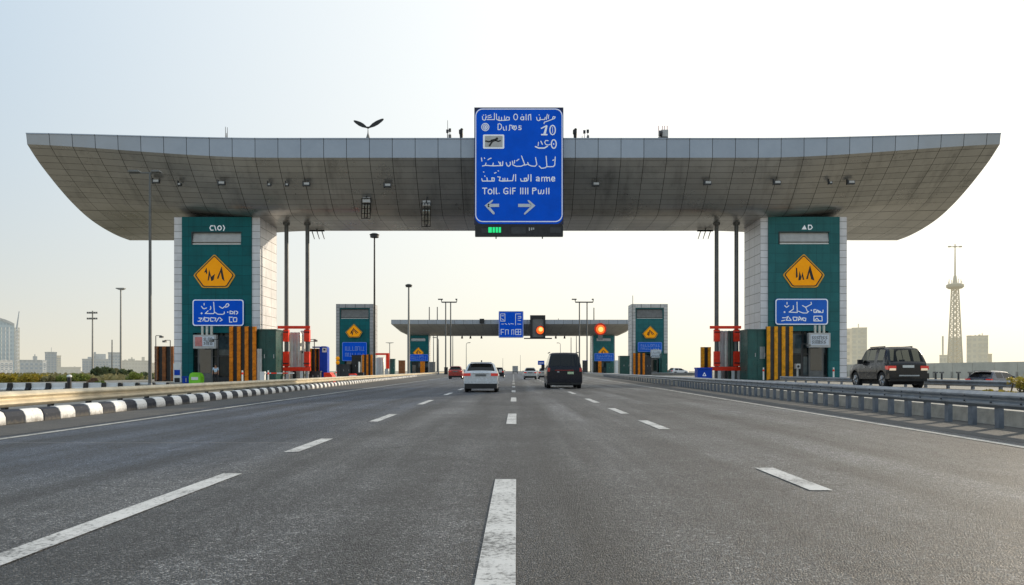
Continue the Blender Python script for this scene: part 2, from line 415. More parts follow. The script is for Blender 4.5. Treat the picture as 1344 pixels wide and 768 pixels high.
sky = W.new('ShaderNodeTexSky', sky_type='NISHITA'); sky.sun_disc = False
sky.sun_elevation = R(SUN_EL); sky.sun_rotation = R(SUN_AZ); sky.dust_density = 3.0; sky.air_density = 1.0; sky.ozone_density = 1.5
bg = W.new('ShaderNodeBackground'); bg.inputs[1].default_value = .10
tc = W.new('ShaderNodeTexCoord').outputs['Generated']
sp = W.new('ShaderNodeSeparateXYZ'); W.link(tc, sp.inputs[0])
# dusty haze low over the horizon, brighter towards the sun
sunv = W.new('ShaderNodeVectorMath', operation='DOT_PRODUCT'); W.link(tc, sunv.inputs[0]); sunv.inputs[1].default_value = tuple(sd)
tow = W.maprange(sunv.outputs['Value'], .06, .80)
up = W.math('MAXIMUM', sp.outputs[2], 0.)
hz = W.math('POWER', 2.718, W.math('MULTIPLY', up, -5.2))
hzc = W.mix(tow, (9.2, 8.65, 7.05), (11.7, 11.1, 9.1))
cle = W.mix(tow, (4.9, 6.75, 8.7), (12.8, 12.9, 12.5))
hazy = W.mix(hz, cle, hzc)
tot = W.mix(.86, sky.outputs[0], hazy)
W.link(tot, bg.inputs[0])
out = W.new('ShaderNodeOutputWorld'); W.link(bg.outputs[0], out.inputs[0])
scn.view_settings.view_transform = 'Standard'; scn.view_settings.look = 'None'
scn.view_settings.exposure = 0; scn.view_settings.gamma = 1
scn.cycles.max_bounces = 6; scn.cycles.use_denoising = True

# ------------------------------------------------------------------ ground, road, paint
def KL(Y): return -(10.8 + .062*(min(Y, 400)-16))
def KR(Y): return 8.84 + .06*min(Y, 400)
YS = [-8, 0, 8, 14, 20, 30, 45, 60, 80, 100, 130, 170, 220, 300, 400, 700, 1500, 4000]
def strip(mb, fa, fb, z, ys):
    for a, b in zip(ys, ys[1:]): mb.quad([(fa(a), a, z), (fb(a), a, z), (fb(b), b, z), (fa(b), b, z)])
g = MB(); g.quad([(-6000,-60,-.4),(6000,-60,-.4),(6000,9000,-.4),(-6000,9000,-.4)]); struct('ground', g, M_ground)
g = MB(); strip(g, lambda y: KL(y)-.4, lambda y: KR(y)+.75, 0, YS)
for a, b in zip(YS, YS[1:]):
    g.quad([(KL(a)-.4,a,-.42),(KL(a)-.4,a,0),(KL(b)-.4,b,0),(KL(b)-.4,b,-.42)]); g.quad([(KR(a)+.75,a,0),(KR(a)+.75,a,-.42),(KR(b)+.75,b,-.42),(KR(b)+.75,b,0)])
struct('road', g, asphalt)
def EL(Y): return -(8.55 + .026*(min(Y, 300)-13))
def ER(Y): return 7.65 + .047*(min(Y, 300)-13)
g = MB(); strip(g, lambda y: KL(y)-.35, lambda y: EL(y)-.55-.12*math.sin(y*.31), .004, [y for y in range(-6, 300, 2)])
struct('shoulder', g, M_shoulder)
g = MB(); strip(g, lambda y: ER(y)+.55+.12*math.sin(y*.27), lambda y: KR(y)+.45, .004, [y for y in range(-6, 300, 2)])
struct('shoulder', g, M_shoulder)
g = MB(); strip(g, lambda y: EL(y)-.17, EL, .008, YS); struct('lane_marking_edge_line', g, M_edge)
g = MB(); strip(g, ER, lambda y: ER(y)+.17, .008, YS); struct('lane_marking_edge_line', g, M_edge)
def dash_line(pairs, xf, w0):
    g = MB()
    for a, b in pairs:
        n = max(1, int((b-a)/1.5)); ys = [a+(b-a)*i/n for i in range(n+1)]
        strip(g, lambda y: xf(y)-w0/2, lambda y: xf(y)+w0/2, .008, ys)
    return g
mid_p = [(2.0, 8.05), (16.4, 20.4)] + [(28.6+12.3*i, 32.8+12.3*i) for i in range(40)]
left_p = [(1.5, 8.5), (10.75, 12.9), (17.2, 20.2), (26., 30.)] + [(36+10*i, 40+10*i) for i in range(40)]
right_p = [(-3, 1.5), (7.3, 9.0), (15.0, 17.6), (20.4, 23.4), (27.5, 31.5)] + [(38+10*i, 42+10*i) for i in range(40)]
struct('lane_marking_dashes', dash_line(left_p, lambda y: -3.1-.004*y, .21), M_paint)
struct('lane_marking_dashes', dash_line(mid_p, lambda y: -.115+.004*min(y, 30), .22), M_paint)
struct('lane_marking_dashes', dash_line(right_p, lambda y: 2.93+.003*y, .22), M_paint)
g = MB()
g.box(-20, -10, -5, -4, -1, -.9)
def plaza(name, fin, fout, z, ys, m):
    g = MB(); strip(g, fin, fout, z, ys)
    for a, b in zip(ys, ys[1:]):
        g.quad([(fin(a),a,-.42),(fin(a),a,z),(fin(b),b,z),(fin(b),b,-.42)][::-1]); g.quad([(fout(a),a,z),(fout(a),a,-.42),(fout(b),b,-.42),(fout(b),b,z)][::-1])
    a, b = ys[0], ys[-1]
    for y in (a, b): g.quad([(fin(y),y,-.42),(fout(y),y,-.42),(fout(y),y,z),(fin(y),y,z)])
    return struct(name, g, m)
plaza('pavement', lambda y: (-15.6 if y < 62.5 else -47.), lambda y: KL(y)-.41, .05, [6, 20, 40, 62], M_plaza)
plaza('pavement', lambda y: -47., lambda y: KL(y)-.41, .05, [62.01, 90, 130, 180, 240, 330, 400], M_plaza)
plaza('pavement', lambda y: KR(y)+.76, lambda y: 33.6 if y < 90 else 47., .3, [3, 20, 40, 60, 89.9], M_plaza)
plaza('pavement', lambda y: KR(y)+.76, lambda y: 47., .3, [90., 130, 180, 240, 330, 400], M_plaza)
g = MB(); strip(g, lambda y: 16.6, lambda y: 20.6, .304, [8, 20, 35, 50, 62]); struct('road_service_lane', g, M_shoulder)
# raised concrete kerb behind the right-hand rail
g = MB()
for a, b in zip([3,10,20,30,45,60,90,130,200,300],[10,20,30,45,60,90,130,200,300,400]):
    for (u, z0, v, z1) in ((.45,.0,.48,.33),(.48,.33,.78,.345),(.78,.345,.78,.2)):
        g.quad([(KR(a)+u,a,z0),(KR(b)+u,b,z0),(KR(b)+v,b,z1),(KR(a)+v,a,z1)])
struct('kerb', g, M_conc)

# ------------------------------------------------------------------ striped kerb stones on the left
def kerb_proto(m):
    g = MB(); L = .70
    sec = [(-.15,0),(.16,0),(.15,.17),(.10,.27),(.02,.31),(-.10,.31),(-.15,.27)]
    n = len(sec)
    for i in range(n):
        a, b = sec[i], sec[(i+1) % n]
        g.quad([(a[0],0,a[1]),(b[0],0,b[1]),(b[0],L,b[1]),(a[0],L,a[1])][::-1])
    g.quad([(p[0],0,p[1]) for p in sec]); g.quad([(p[0],L,p[1]) for p in sec[::-1]])
    o = g.build('kerb_stone', m, weld=True)
    return bevel(o, .018, 2)
kw = tag(kerb_proto(M_kerbw), 'white painted stone in the black and white kerb left of the road', 'kerb stone', 'white stones of the striped left kerb')
kb = tag(kerb_proto(M_kerbb), 'black painted stone in the black and white kerb left of the road', 'kerb stone', 'black stones of the striped left kerb')
y = 11.2; i = 0
while y < 150:
    src = (kw, kb)[i % 2]
    o = src if i < 2 else src.copy()
    if i >= 2: COL.objects.link(o)
    o.location = (KL(y)-.12 + rnd.uniform(-.012,.012), y, rnd.uniform(-.012,.004)); o.rotation_euler = (0,0,math.atan(.062)+rnd.uniform(-.012,.012))
    y += .715; i += 1

# ------------------------------------------------------------------ guard rails
def wbeam(fx, ys, zt, h, d=.085, face=-1, x0=0.):
    """corrugated beam; face -1 bulges towards -X"""
    g = MB()
    pr = [(0,0),(.012,.0),(.08,.2),(.08,.3),(.012,.46),(.012,.54),(.08,.7),(.08,.8),(.012,1),(0,1)]
    prof = [(face*(p[0]/.08*d), zt-h+p[1]*h) for p in pr]
    for a, b in zip(ys, ys[1:]):
        for p, q in zip(prof, prof[1:]):
            g.quad([(fx(a)+p[0]+x0,a,p[1]),(fx(b)+p[0]+x0,b,p[1]),(fx(b)+q[0]+x0,b,q[1]),(fx(a)+q[0]+x0,a,q[1])])
        g.quad([(fx(a)+x0+.004*-face,a,zt-h),(fx(b)+x0+.004*-face,b,zt-h),(fx(b)+x0+.004*-face,b,zt),(fx(a)+x0+.004*-face,a,zt)])
    return g
t = thing('guard_rail', 'grey steel guard rail on posts along the right edge of the road', 'guard rail', (KR(16),16,0))
yb = [6+2*i for i in range(60)] + [130,150,180,220,280,350,400]
wbeam(lambda y: KR(y)+.02*math.sin(y*1.3)*(1 if y < 40 else 0), yb, .735, .33, .085, -1, -.07).build('beam', M_galv, t, smooth=True)
def post_proto(h, m, parent, wd=.14):
    g = MB(); k = .012
    g.box(-.05,.05,-wd/2,-wd/2+k,0,h); g.box(-.05,.05,wd/2-k,wd/2,0,h); g.box(-.05,-.05+k,-wd/2+k,wd/2-k,0,h)
    g.box(-.052,.052,-.06,.06,h,h+.02)
    return g.build('post', m, parent, local=True)
py = [6.3+1.0*i for i in range(50)] + [56.5+2.2*i for i in range(44)]
p0 = None
for i, y in enumerate(py):
    if p0 is None: o = p0 = post_proto(.66, M_galvd, t, .15)
    else: o = p0.copy(); COL.objects.link(o)
    o.parent = t; o.location = (KR(y)-KR(16), y-16, 0); o.rotation_euler = (rnd.uniform(-.012,.012), rnd.uniform(-.02,.02), rnd.uniform(-.1,.1))
g = MB()
for y in py[:40]:
    for dz in (.52, .63): g.cyl((KR(y)-.175, y+.02, dz), (KR(y)-.15, y+.02, dz), .018, n=6)
g.build('bolt_row', M_dark, t)
t = thing('guard_rail', 'cream guard rail behind the striped kerb on the left', 'guard rail', (KL(16)-1.1,16,.05))
wbeam(lambda y: KL(y)-1.0+.02*math.sin(y*1.1), [5+2*i for i in range(60)]+[130,150,180,220,280,350,400], .67, .37, .10, 1, .07).build('beam', M_cream, t, smooth=True)
p0 = None
for i in range(68):
    y = 6+2*i
    if p0 is None: o = p0 = post_proto(.55, M_dark, t)
    else: o = p0.copy(); COL.objects.link(o)
    o.parent = t; o.location = (KL(y)-KL(16), y-16, 0)
t = thing('guard_rail', 'second lower guard rail behind the dark pickup-like vehicle on the right', 'guard rail', (21.1,40,.3))
t['label'] = 'lower guard rail farther right, running behind the dark four-wheel drive'
wbeam(lambda y: 21.1, [22+2*i for i in range(20)], .74, .30, .085, -1, -.07).build('beam', M_galv, t, smooth=True)
p0 = None
for i in range(19):
    if p0 is None: o = p0 = post_proto(.36, M_galvd, t)
    else: o = p0.copy(); COL.objects.link(o)
    o.parent = t; o.location = (0, 23+2*i-40, 0)

# rubble on the verge between rail and service lane
def rubble(name, n, xr, yr, z, m, smax):
    g = MB()
    for _ in range(n):
        y = rnd.uniform(*yr); x = xr(y, rnd.random()); s = rnd.uniform(.25,1)**2*smax+.02
        c = Vector((x,y,z)); P = []
        for k in range(5):
            a = k*1.2566+rnd.uniform(-.4,.4); P.append(c+Vector((math.cos(a)*s*rnd.uniform(.6,1.2), math.sin(a)*s*rnd.uniform(.6,1.2), rnd.uniform(0,.3)*s)))
        top = c+Vector((rnd.uniform(-.4,.4)*s, rnd.uniform(-.4,.4)*s, s*rnd.uniform(.5,1.)))
        for k in range(5): g.quad([P[k], P[(k+1)%5], top])
    o = g.build(name, m); o['kind'] = 'stuff'; return tag(o, None, None)
o = rubble('rubble', 1500, lambda y, r: KR(y)+.95+r*4.2, (9, 60), .3, M_rock, .20); tag(o, 'grey rubble strewn behind the right guard rail', 'rubble')
o = rubble('rubble', 650, lambda y, r: KR(y)+.95+r*3.6, (9, 60), .3, M_rockw, .22); tag(o, 'white broken stones among the rubble behind the right rail', 'rubble')

# ------------------------------------------------------------------ toll canopies
def smooth01(x): x = max(0, min(1, x)); return x*x*(3-2*x)
CEN = [(66.6,20.27),(66.62,18.65),(67.3,17.7),(68.3,16.6),(69.3,15.6),(70.4,14.75),(71.6,14.42),(73.5,14.36),(76,14.36),(78.3,14.4),(80.5,15.6),(84,18.6)]
END = [(66.6,20.75),(66.75,19.95),(68.3,18.9),(70.1,17.95),(71.9,17.1),(74.0,16.25),(76.4,15.4),(79,14.85),(82,14.55),(84.6,14.5),(86.5,16),(89,19)]
class Canopy:
    def __init__(s, hw, dy, flat=False): s.hw = hw; s.dy = dy; s.k = 0. if flat else 42.6/hw; s.tap = .125 if flat else 0.
    def sec(s, X):
        a = abs(X)*s.k
        f = smooth01((a-21)/(42.6-17)); fb = smooth01((a-20)/(38-20))
        out = []
        for i, (c, e) in enumerate(zip(CEN, END)):
            q = f if i < 6 else (f+fb)/2 if i == 6 else fb
            out.append((c[0]*(1-q)+e[0]*q+s.dy, c[1]*(1-q)+e[1]*q+CAMH))
        return out
    def fine(s, X, sub=4):
        """soffit curve from fascia foot to back edge"""
        P = s.sec(X)[1:10]; o = []
        for i in range(len(P)-1):
            p0 = P[max(i-1,0)]; p1 = P[i]; p2 = P[i+1]; p3 = P[min(i+2,len(P)-1)]
            for k in range(sub):
                t_ = k/sub
                o.append(tuple(.5*((2*b)+(-a+c)*t_+(2*a-5*b+4*c-d)*t_**2+(-a+3*b-3*c+d)*t_**3) for a,b,c,d in zip(p0,p1,p2,p3)))
        o.append(P[-1]); return o
    def at(s, px, py):
        best = None
        X0 = PX(px, 72+s.dy)
        for i in range(-60, 61):
            X = X0+i*.15
            if abs(X) > s.hw: continue
            F = s.fine(X)
            for (ya, za), (yb_, zb) in zip(F, F[1:]):
                for k in range(3):
                    yy = ya+(yb_-ya)*k/3; zz = za+(zb-za)*k/3
                    e = (674+1000*X/yy-px)**2+(487-1000*(zz-CAMH)/yy-py)**2
                    if best is None or e < best[0]: best = (e, X, yy, zz)
        return Vector(best[1:])
    def build(s, label, pw=2.0, ms=None):
        t = thing('toll_canopy', label, 'canopy', (0, 75+s.dy, 14.4+CAMH))
        n = int(round(2*s.hw/pw)); xs = [-s.hw+2*s.hw*i/(2*n) for i in range(2*n+1)]
        so = MB(); fa = MB(); ro = MB(); rows = 11.
        for a, b in zip(xs, xs[1:]):
            A, B = s.fine(a), s.fine(b); m = len(A)
            la = [0.]; 
            for p, q in zip(A, A[1:]): la.append(la[-1]+math.hypot(p[0]-q[0], p[1]-q[1]))
            lb = [0.]
            for p, q in zip(B, B[1:]): lb.append(lb[-1]+math.hypot(p[0]-q[0], p[1]-q[1]))
            ua, ub = (a+s.hw)/pw, (b+s.hw)/pw
            for i in range(m-1):
                K = 16
                def rv(l, q): return (l[q]/l[K]*10 if q <= K else 10+(l[q]-l[K])/(l[-1]-l[K])*5)+.5
                va, vb, wa, wb = rv(la,i), rv(la,i+1), rv(lb,i), rv(lb,i+1)
                k0, k1 = 1-s.tap*min(1, la[i]/la[K]), 1-s.tap*min(1, la[i+1]/la[K])
                so.quad([(a*k0,*A[i]),(b*k0,*B[i]),(b*k1,*B[i+1]),(a*k1,*A[i+1])][::-1], 0, [(ua,va),(ub,wa),(ub,wb),(ua,vb)][::-1])
            SA, SB = s.sec(a), s.sec(b)
            fa.quad([(a,*SA[1]),(b,*SB[1]),(b,*SB[0]),(a,*SA[0])], 0, [(ua,.1),(ub,.1),(ub,.9),(ua,.9)])
            # thin coping lip at the top of the fascia
            fa.quad([(a,SA[0][0]-.06,SA[0][1]),(b,SB[0][0]-.06,SB[0][1]),(b,SB[0][0]-.06,SB[0][1]+.09),(a,SA[0][0]-.06,SA[0][1]+.09)],0,[(ua,.3),(ub,.3),(ub,.4),(ua,.4)])
            fa.quad([(a,SA[0][0]-.06,SA[0][1]+.09),(b,SB[0][0]-.06,SB[0][1]+.09),(b,SB[0][0]+.3,SB[0][1]+.09),(a,SA[0][0]+.3,SA[0][1]+.09)],0,[(ua,.3),(ub,.3),(ub,.4),(ua,.4)])
            fa.quad([(a,SA[0][0],SA[0][1]),(b,SB[0][0],SB[0][1]),(b,SB[0][0]-.06,SB[0][1]),(a,SA[0][0]-.06,SA[0][1])],0,[(ua,.3),(ub,.3),(ub,.4),(ua,.4)])
            kb = 1-s.tap; kc = 1-s.tap*.4
            ro.quad([(a*kb,SA[9][0],SA[9][1]),(b*kb,SB[9][0],SB[9][1]),(b*kb,*SB[10]),(a*kb,*SA[10])][::-1])
            ro.quad([(a*kb,*SA[10]),(b*kb,*SB[10]),(b*kc,*SB[11]),(a*kc,*SA[11])][::-1])
            ro.quad([(a*kc,*SA[11]),(b*kc,*SB[11]),(b,SB[0][0]+.3,SB[0][1]+.05),(a,SA[0][0]+.3,SA[0][1]+.05)][::-1])
        for X in (-s.hw, s.hw):
            F = s.fine(X); ac = [0.]
            for p, q in zip(F, F[1:]): ac.append(ac[-1]+math.hypot(p[0]-q[0], p[1]-q[1]))
            P = [(X,*s.sec(X)[0])]+[(X*(1-s.tap*min(1, l/ac[16])),*p) for p, l in zip(F, ac)]+[(X*(1-s.tap),*s.sec(X)[10]),(X*(1-s.tap*.4),*s.sec(X)[11])]
            c = (X*(1-s.tap*.5), sum(p[1] for p in P)/len(P), sum(p[2] for p in P)/len(P))
            for p, q in zip(P, P[1:]+P[:1]): ro.quad([p, q, c])
        so.build('soffit', ms or M_soffit, t, smooth=True); fa.build('fascia', M_fascia, t, weld=True); ro.build('roof', M_roof, t, weld=True)
        return t
C1 = Canopy(42.6, 0); C1.build('huge grey panelled wing-shaped toll canopy spanning the road on two teal towers')
C2 = Canopy(48.6, 236, True); C2.build('distant second toll canopy seen small beneath the big one', 3.6, M_soffit2)

# ------------------------------------------------------------------ lettering helper
def board_strokes(parent, strokes, ox, oy, sc, Y, m, wpx, name='lettering', dy=0.):
    """strokes traced in sign pixels; flat letters on the board"""
    g = MB()
    for st in strokes:
        wd = wpx; closed = False
        if st[0] == 'w': wd = st[1]; st = st[2]
        if st[0] == 'e':
            _, cx, cy, rx, ry = st[:5]
            st = [(cx+rx*math.cos(k*math.pi/8), cy+ry*math.sin(k*math.pi/8)) for k in range(17)]
        if st[0] == 'p':
            g.quad([(PX(ox+a/sc, Y), Y+dy-.03, PZ(oy+b/sc, Y)) for a, b in st[1]]); continue
        P = [(PX(ox+a/sc, Y), PZ(oy+b/sc, Y)) for a, b in st]
        g.stroke(P, wd/sc*Y/1000., Y+dy-.022)
    return g.build(name, m, parent)
def words_of(parent, strokes, ox, oy, sc, Y, m, wpx, gap=17):
    def bb(st):
        if st[0] == 'w': st = st[2]
        if st[0] == 'e': return [st[1]-st[3], st[1]+st[3], st[2]-st[4], st[2]+st[4]]
        return [min(p[0] for p in st), max(p[0] for p in st), min(p[1] for p in st), max(p[1] for p in st)]
    cl = [([st], bb(st)) for st in strokes]; go = True
    while go:
        go = False
        for i in range(len(cl)):
            for j in range(i+1, len(cl)):
                a, b = cl[i][1], cl[j][1]
                if a[0]-gap < b[1] and b[0]-gap < a[1] and a[2]-gap*.2 < b[3] and b[2]-gap*.2 < a[3]:
                    cl[i] = (cl[i][0]+cl[j][0], [min(a[0],b[0]),max(a[1],b[1]),min(a[2],b[2]),max(a[3],b[3])]); del cl[j]; go = True; break
            if go: break
    for sts, _ in cl: board_strokes(parent, sts, ox, oy, sc, Y, m, wpx, 'word')
def rrect(x0, x1, z0, z1, r, n=6):
    P = []
    for cx, cz, a0 in ((x1-r,z0+r,-90),(x1-r,z1-r,0),(x0+r,z1-r,90),(x0+r,z0+r,180)):
        for k in range(n+1): a = R(a0+90*k/n); P.append((cx+r*math.cos(a), cz+r*math.sin(a)))
    return P
def frame_ring(g, outer, inner, y):
    n = len(outer)
    for i in range(n):
        j = (i+1) % n; g.quad([(outer[i][0],y,outer[i][1]),(outer[j][0],y,outer[j][1]),(inner[j][0],y,inner[j][1]),(inner[i][0],y,inner[i][1])])

# ------------------------------------------------------------------ overhead sign
Y = 65.2
t = thing('overhead_sign', 'tall blue overhead direction sign in front of the canopy, with two white arrows', 'road sign', (0, Y, PZ(310, Y)))
x0, x1 = PX(622.5,Y), PX(739.5,Y); zt, zb = PZ(141,Y), PZ(294.5,Y)
MB().box(x0, x1, Y+.01, Y+.28, zb, zt).build('backing_panel', M_navy, t)
g = MB(); g.prism(rrect(PX(623.5,Y), PX(738.7,Y), PZ(294,Y), PZ(142.2,Y), .62), Y, Y+.009); g.build('face_panel', M_blue, t)
g = MB(); o_ = rrect(PX(623.9,Y), PX(738.3,Y), PZ(291.5,Y), PZ(142.6,Y), .62); i_ = rrect(PX(625.0,Y), PX(737.2,Y), PZ(290.3,Y), PZ(143.8,Y), .56)
frame_ring(g, o_, i_, Y-.008); g.build('border', M_letter, t)
A1 = [[(95,115),(100,165),(120,175),(142,170),(150,120),(165,130)],[(108,95),(116,98)],[(142,93),(150,96)],[(165,165),(280,165),(280,70)],[(180,112),(225,95)],[(185,140),(235,125)],
 [(310,80),(312,160),(350,180),(440,177),(508,170),(508,132),(470,125),(450,170)],[(350,172),(350,120)],[(390,172),(390,130)],[(435,170),(435,110)],
 ('e',605,125,30,45),('e',705,147,23,24),[(730,120),(730,172)],[(705,90),(706,94)],[(765,172),(765,85)],[(800,172),(800,108)],[(800,98),(835,85),(840,172)],
 [(925,130),(935,172),(955,182),(975,178),(982,130)],[(965,90),(968,98)],[(980,165),(1050,165),(1060,130)],[(1075,165),(1090,85)],[(1106,150),(1112,95)],[(1040,228),(1045,205),(1090,190),(1200,150),(1212,125),(1180,120),(1170,155)],
 ('e',140,280,56,56),('e',140,280,32,34),('e',142,282,10,14),
 [(335,235),(335,320),(365,320),(390,290),(385,245),(360,228),(335,235)],[(415,280),(418,325),(440,328)],[(460,265),(462,328)],[(500,330),(512,325),(514,250),(550,255),(552,300)],[(572,258),(562,305),(592,325),(620,300),(610,262),(585,265),(590,300)],[(690,265),(658,260),(655,288),(690,296),(685,320),(650,318)],
 ('w',18,[(1000,300),(1080,258),(1040,385)]),('w',22,[(1003,396),(1085,396)]),('w',14,[(1062,380),(1086,270)]),('w',17,('e',1172,326,42,72)),('w',8,[(1172,280),(1172,365)]),
 ('w',20,[(908,580),(960,602),(1045,602),(1092,575)]),[(950,565),(956,512)],('w',16,[(992,498),(1015,545)]),[(1105,490),(1065,485),(1050,515),(1070,550),(1110,555),(1135,545)],('w',17,('e',1190,540,38,66)),('w',20,[(1187,538),(1188,542)])]
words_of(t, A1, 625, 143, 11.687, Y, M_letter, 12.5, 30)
A2 = [[(80,110),(88,160)],[(125,110),(130,120)],[(95,235),(140,225),(150,190)],[(150,225),(250,232),(405,228),(408,165)],[(255,228),(262,190)],[(345,170),(375,225),(372,180)],[(180,140),(205,122),(230,115)],
 [(460,185),(475,230),(500,240),(528,210),(520,175)],[(555,160),(565,220),(620,240),(690,238),(745,212),(695,80)],[(585,190),(590,150)],[(620,155),(655,130)],[(745,222),(800,205),(790,180)],[(800,215),(850,235),(905,238),(930,210),(910,105)],
 [(965,235),(1000,270),(1060,262),(1085,240),(1072,85)],[(1085,245),(1180,245),(1205,220),(1212,95)],[(1175,150),(1190,140)],
 [(85,430),(95,465),(275,465),(278,420),(240,415),(245,460)],[(130,385),(136,395)],[(170,460),(165,415)],[(112,325),(118,328)],[(335,308),(342,312)],[(280,345),(305,335)],
 [(330,400),(370,405),(352,460),(400,466),(560,460),(575,370)],[(410,425),(412,460)],[(440,460),(440,420)],[(480,460),(480,425)],[(605,365),(605,464)],
 [(680,430),(690,466),(770,468),(772,420),(735,425),(745,460)],[(800,370),(800,430),(785,462)],('w',17,[(840,368),(840,466)]),
 [(922,410),(950,402),(965,415),(965,466)],[(965,430),(925,437),(922,458),(960,462)],[(1005,405),(1005,468)],[(1005,420),(1030,405)],[(1048,468),(1048,410),(1080,405),(1088,468)],[(1090,418),(1122,408),(1130,468)],[(1155,435),(1205,435),(1200,407),(1168,403),(1153,440),(1170,467),(1205,460)],
 ]
words_of(t, A2, 625, 198, 11.687, Y, M_letter, 14.5, 30)
A3 = [[(97,574),(163,574)],[(130,574),(130,663)],('e',213,627,30,36),[(272,572),(272,663)],[(308,572),(308,658),(322,660)],[(350,652),(354,654)],[(488,582),(455,570),(427,592),(422,640),(450,663),(485,655),(485,622),(460,622)],[(525,595),(525,663)],[(525,572),(526,574)],[(560,663),(560,574),(603,574)],[(560,616),(595,616)],
 [(682,572),(682,663)],[(716,572),(716,663)],[(756,572),(756,663)],[(792,572),(792,663)],[(866,663),(866,574),(912,574),(920,598),(868,616)],[(952,602),(957,658),(990,658),(998,602)],[(1036,602),(1036,648),(1016,663)],[(1078,574),(1078,663)],[(1115,574),(1115,663)]]
words_of(t, A3, 625, 198, 11.687, Y, M_letter, 15, 44)
AR = [('p',[(232,329),(346,327),(346,359),(232,361)][::-1]),('p',[(200,345),(272,290),(286,286),(284,300),(240,345)][::-1]),('p',[(200,345),(240,345),(302,418),(300,432),(286,434)][::-1])]
AL = [('p',[(538,328),(668,328),(668,360),(538,360)][::-1]),('p',[(712,346),(672,346),(636,302),(634,290),(650,292)][::-1]),('p',[(712,346),(606,438),(596,432),(600,420),(672,346)][::-1])]
for s_ in (AR, AL): board_strokes(t, s_, 610, 225, 7.68, Y, M_arrow, 10, 'arrow')
pg = MB(); pg.prism(rrect(PX(625+105/11.687,Y), PX(625+430/11.687,Y), PZ(143+612/11.687,Y), PZ(143+395/11.687,Y), .1), Y-.03, Y-.012); pn = pg.build('pictogram_plate', M_letter, t)
pg = MB(); pg.prism(rrect(PX(625+132/11.687,Y), PX(625+405/11.687,Y), PZ(143+590/11.687,Y), PZ(143+415/11.687,Y), .06), Y-.036, Y-.031); pg.build('pictogram_field', M_lgrey, pn)
RUN = [('w',40,[(318,458),(319,459)]),('w',38,[(296,478),(245,492)]),('w',22,[(245,495),(190,505),(148,495)]),('w',26,[(250,497),(225,535),(206,565)]),('w',20,[(296,482),(335,500),(370,490)]),('w',20,[(270,475),(230,485)])]
board_strokes(pn, RUN, 625, 143, 11.687, Y, M_black, 20, 'running_figure', -.03)
g = MB(); g.box(PX(623.5,Y), PX(739,Y), Y-.05, Y+.45, PZ(310,Y), PZ(296,Y)); g.box(x0+.1, x1-.1, Y+.02, Y+.26, PZ(296,Y)+.003, zb-.003); bx = g.build('signal_housing', M_black, t)
g = MB(); g.box(PX(632,Y), PX(641,Y), Y-.07, Y-.052, PZ(306,Y), PZ(300,Y)); g.build('display_window', M_dark, bx)
g = MB()
for a, b in ((641,646),(646.6,650),(650.6,654),(654.5,658)): g.box(PX(a,Y), PX(b,Y)-.03, Y-.075, Y-.055, PZ(305.5,Y), PZ(298.5,Y))
g.build('green_lamp', M_green, bx)
g = MB(); g.box(PX(671,Y), PX(690,Y), Y-.07, Y-.052, PZ(307,Y), PZ(298.5,Y)); g.box(PX(722,Y), PX(736,Y), Y-.07, Y-.052, PZ(306,Y), PZ(298.5,Y)); g.build('display_window', M_dark, bx)
g = MB(); 
for k, a in enumerate((694,697,699.5)): g.box(PX(a,Y), PX(a+1.6,Y), Y-.075, Y-.055, PZ(303,Y)+.04*k, PZ(299,Y))
g.build('display_window', M_lgrey, bx)
g = MB()
for a in (651, 712): g.cyl((PX(a,Y), Y+.2, PZ(313,Y)), (PX(a,Y), Y+.2, PZ(309.9,Y)), .05, n=8)
g.build('lug', M_dark, bx)
g = MB()
for a in (632, 730):
    for z in (20.2, 15.2): g.box(PX(a,Y)-.1, PX(a,Y)+.1, Y+.28, 72 if z < 18 else 66.9, z-.1, z+.1)
g.build('bracket', M_dark, t)

# ------------------------------------------------------------------ tower signs
def warn_sign(px, py, Y, s, label, grp, var=0, faded=False):
    """amber five-sided board; s = metres per sign unit (5.12 px units)"""
    k = s; X, Z = PX(px,Y), PZ(py,Y)
    def T(a, b): return (X+(a-212)*k, Z-(b-390)*k)
    t = thing('warning_sign', label, 'warning sign', (X, Y, Z), grp)
    def shrink(P, q): 
        c = (212, 405); return [(c[0]+(a-c[0])*q, c[1]+(b-c[1])*q) for a, b in P]
    base = [(208,281),(218,281),(345,408),(351,420),(346,432),(305,497),(292,502),(140,502),(128,497),(82,432),(74,420),(80,408)]
    cw = [T(*p) for p in base][::-1]
    MB().prism(cw, Y-.06, Y).build('panel', M_amberr, t)
    o1 = [T(*p) for p in shrink(base, .93)][::-1]; o2 = [T(*p) for p in shrink(base, .865)][::-1]; o3 = o2
    g = MB(); frame_ring(g, o1, o2, Y-.066); g.build('border', M_black, t)
    g = MB(); g.quad([(a, Y-.064, b) for a, b in o3]); g.build('field', M_amber, t)
    g = MB()
    if var == 0:
        polys = [[(143,402),(161,366),(166,400),(159,414),(155,396)],[(168,455),(178,378),(192,428),(217,408),(208,450),(192,457),(184,418),(176,452)],[(230,440),(262,358),(282,460),(264,442),(255,398),(240,442)]]
    elif var == 1:
        polys = [[(160,370),(168,372),(172,430),(160,440)],[(176,455),(184,392),(196,432),(204,398),(216,452),(206,450),(200,425),(192,452)],[(228,446),(254,352),(284,456),(262,448),(250,400),(240,446)]]
    else:
        polys = [[(150,440),(205,345),(214,350),(165,446)],[(205,350),(290,425),(282,436),(200,362)],[(200,380),(212,380),(190,470),(178,465)],[(225,385),(262,440),(252,446),(218,398)],[(160,400),(175,392),(190,440),(180,446)]]
    for P in polys: g.quad([(T(*p)[0], Y-.072, T(*p)[1]) for p in P][::-1])
    g.build('pictogram', M_black, t)
    return t
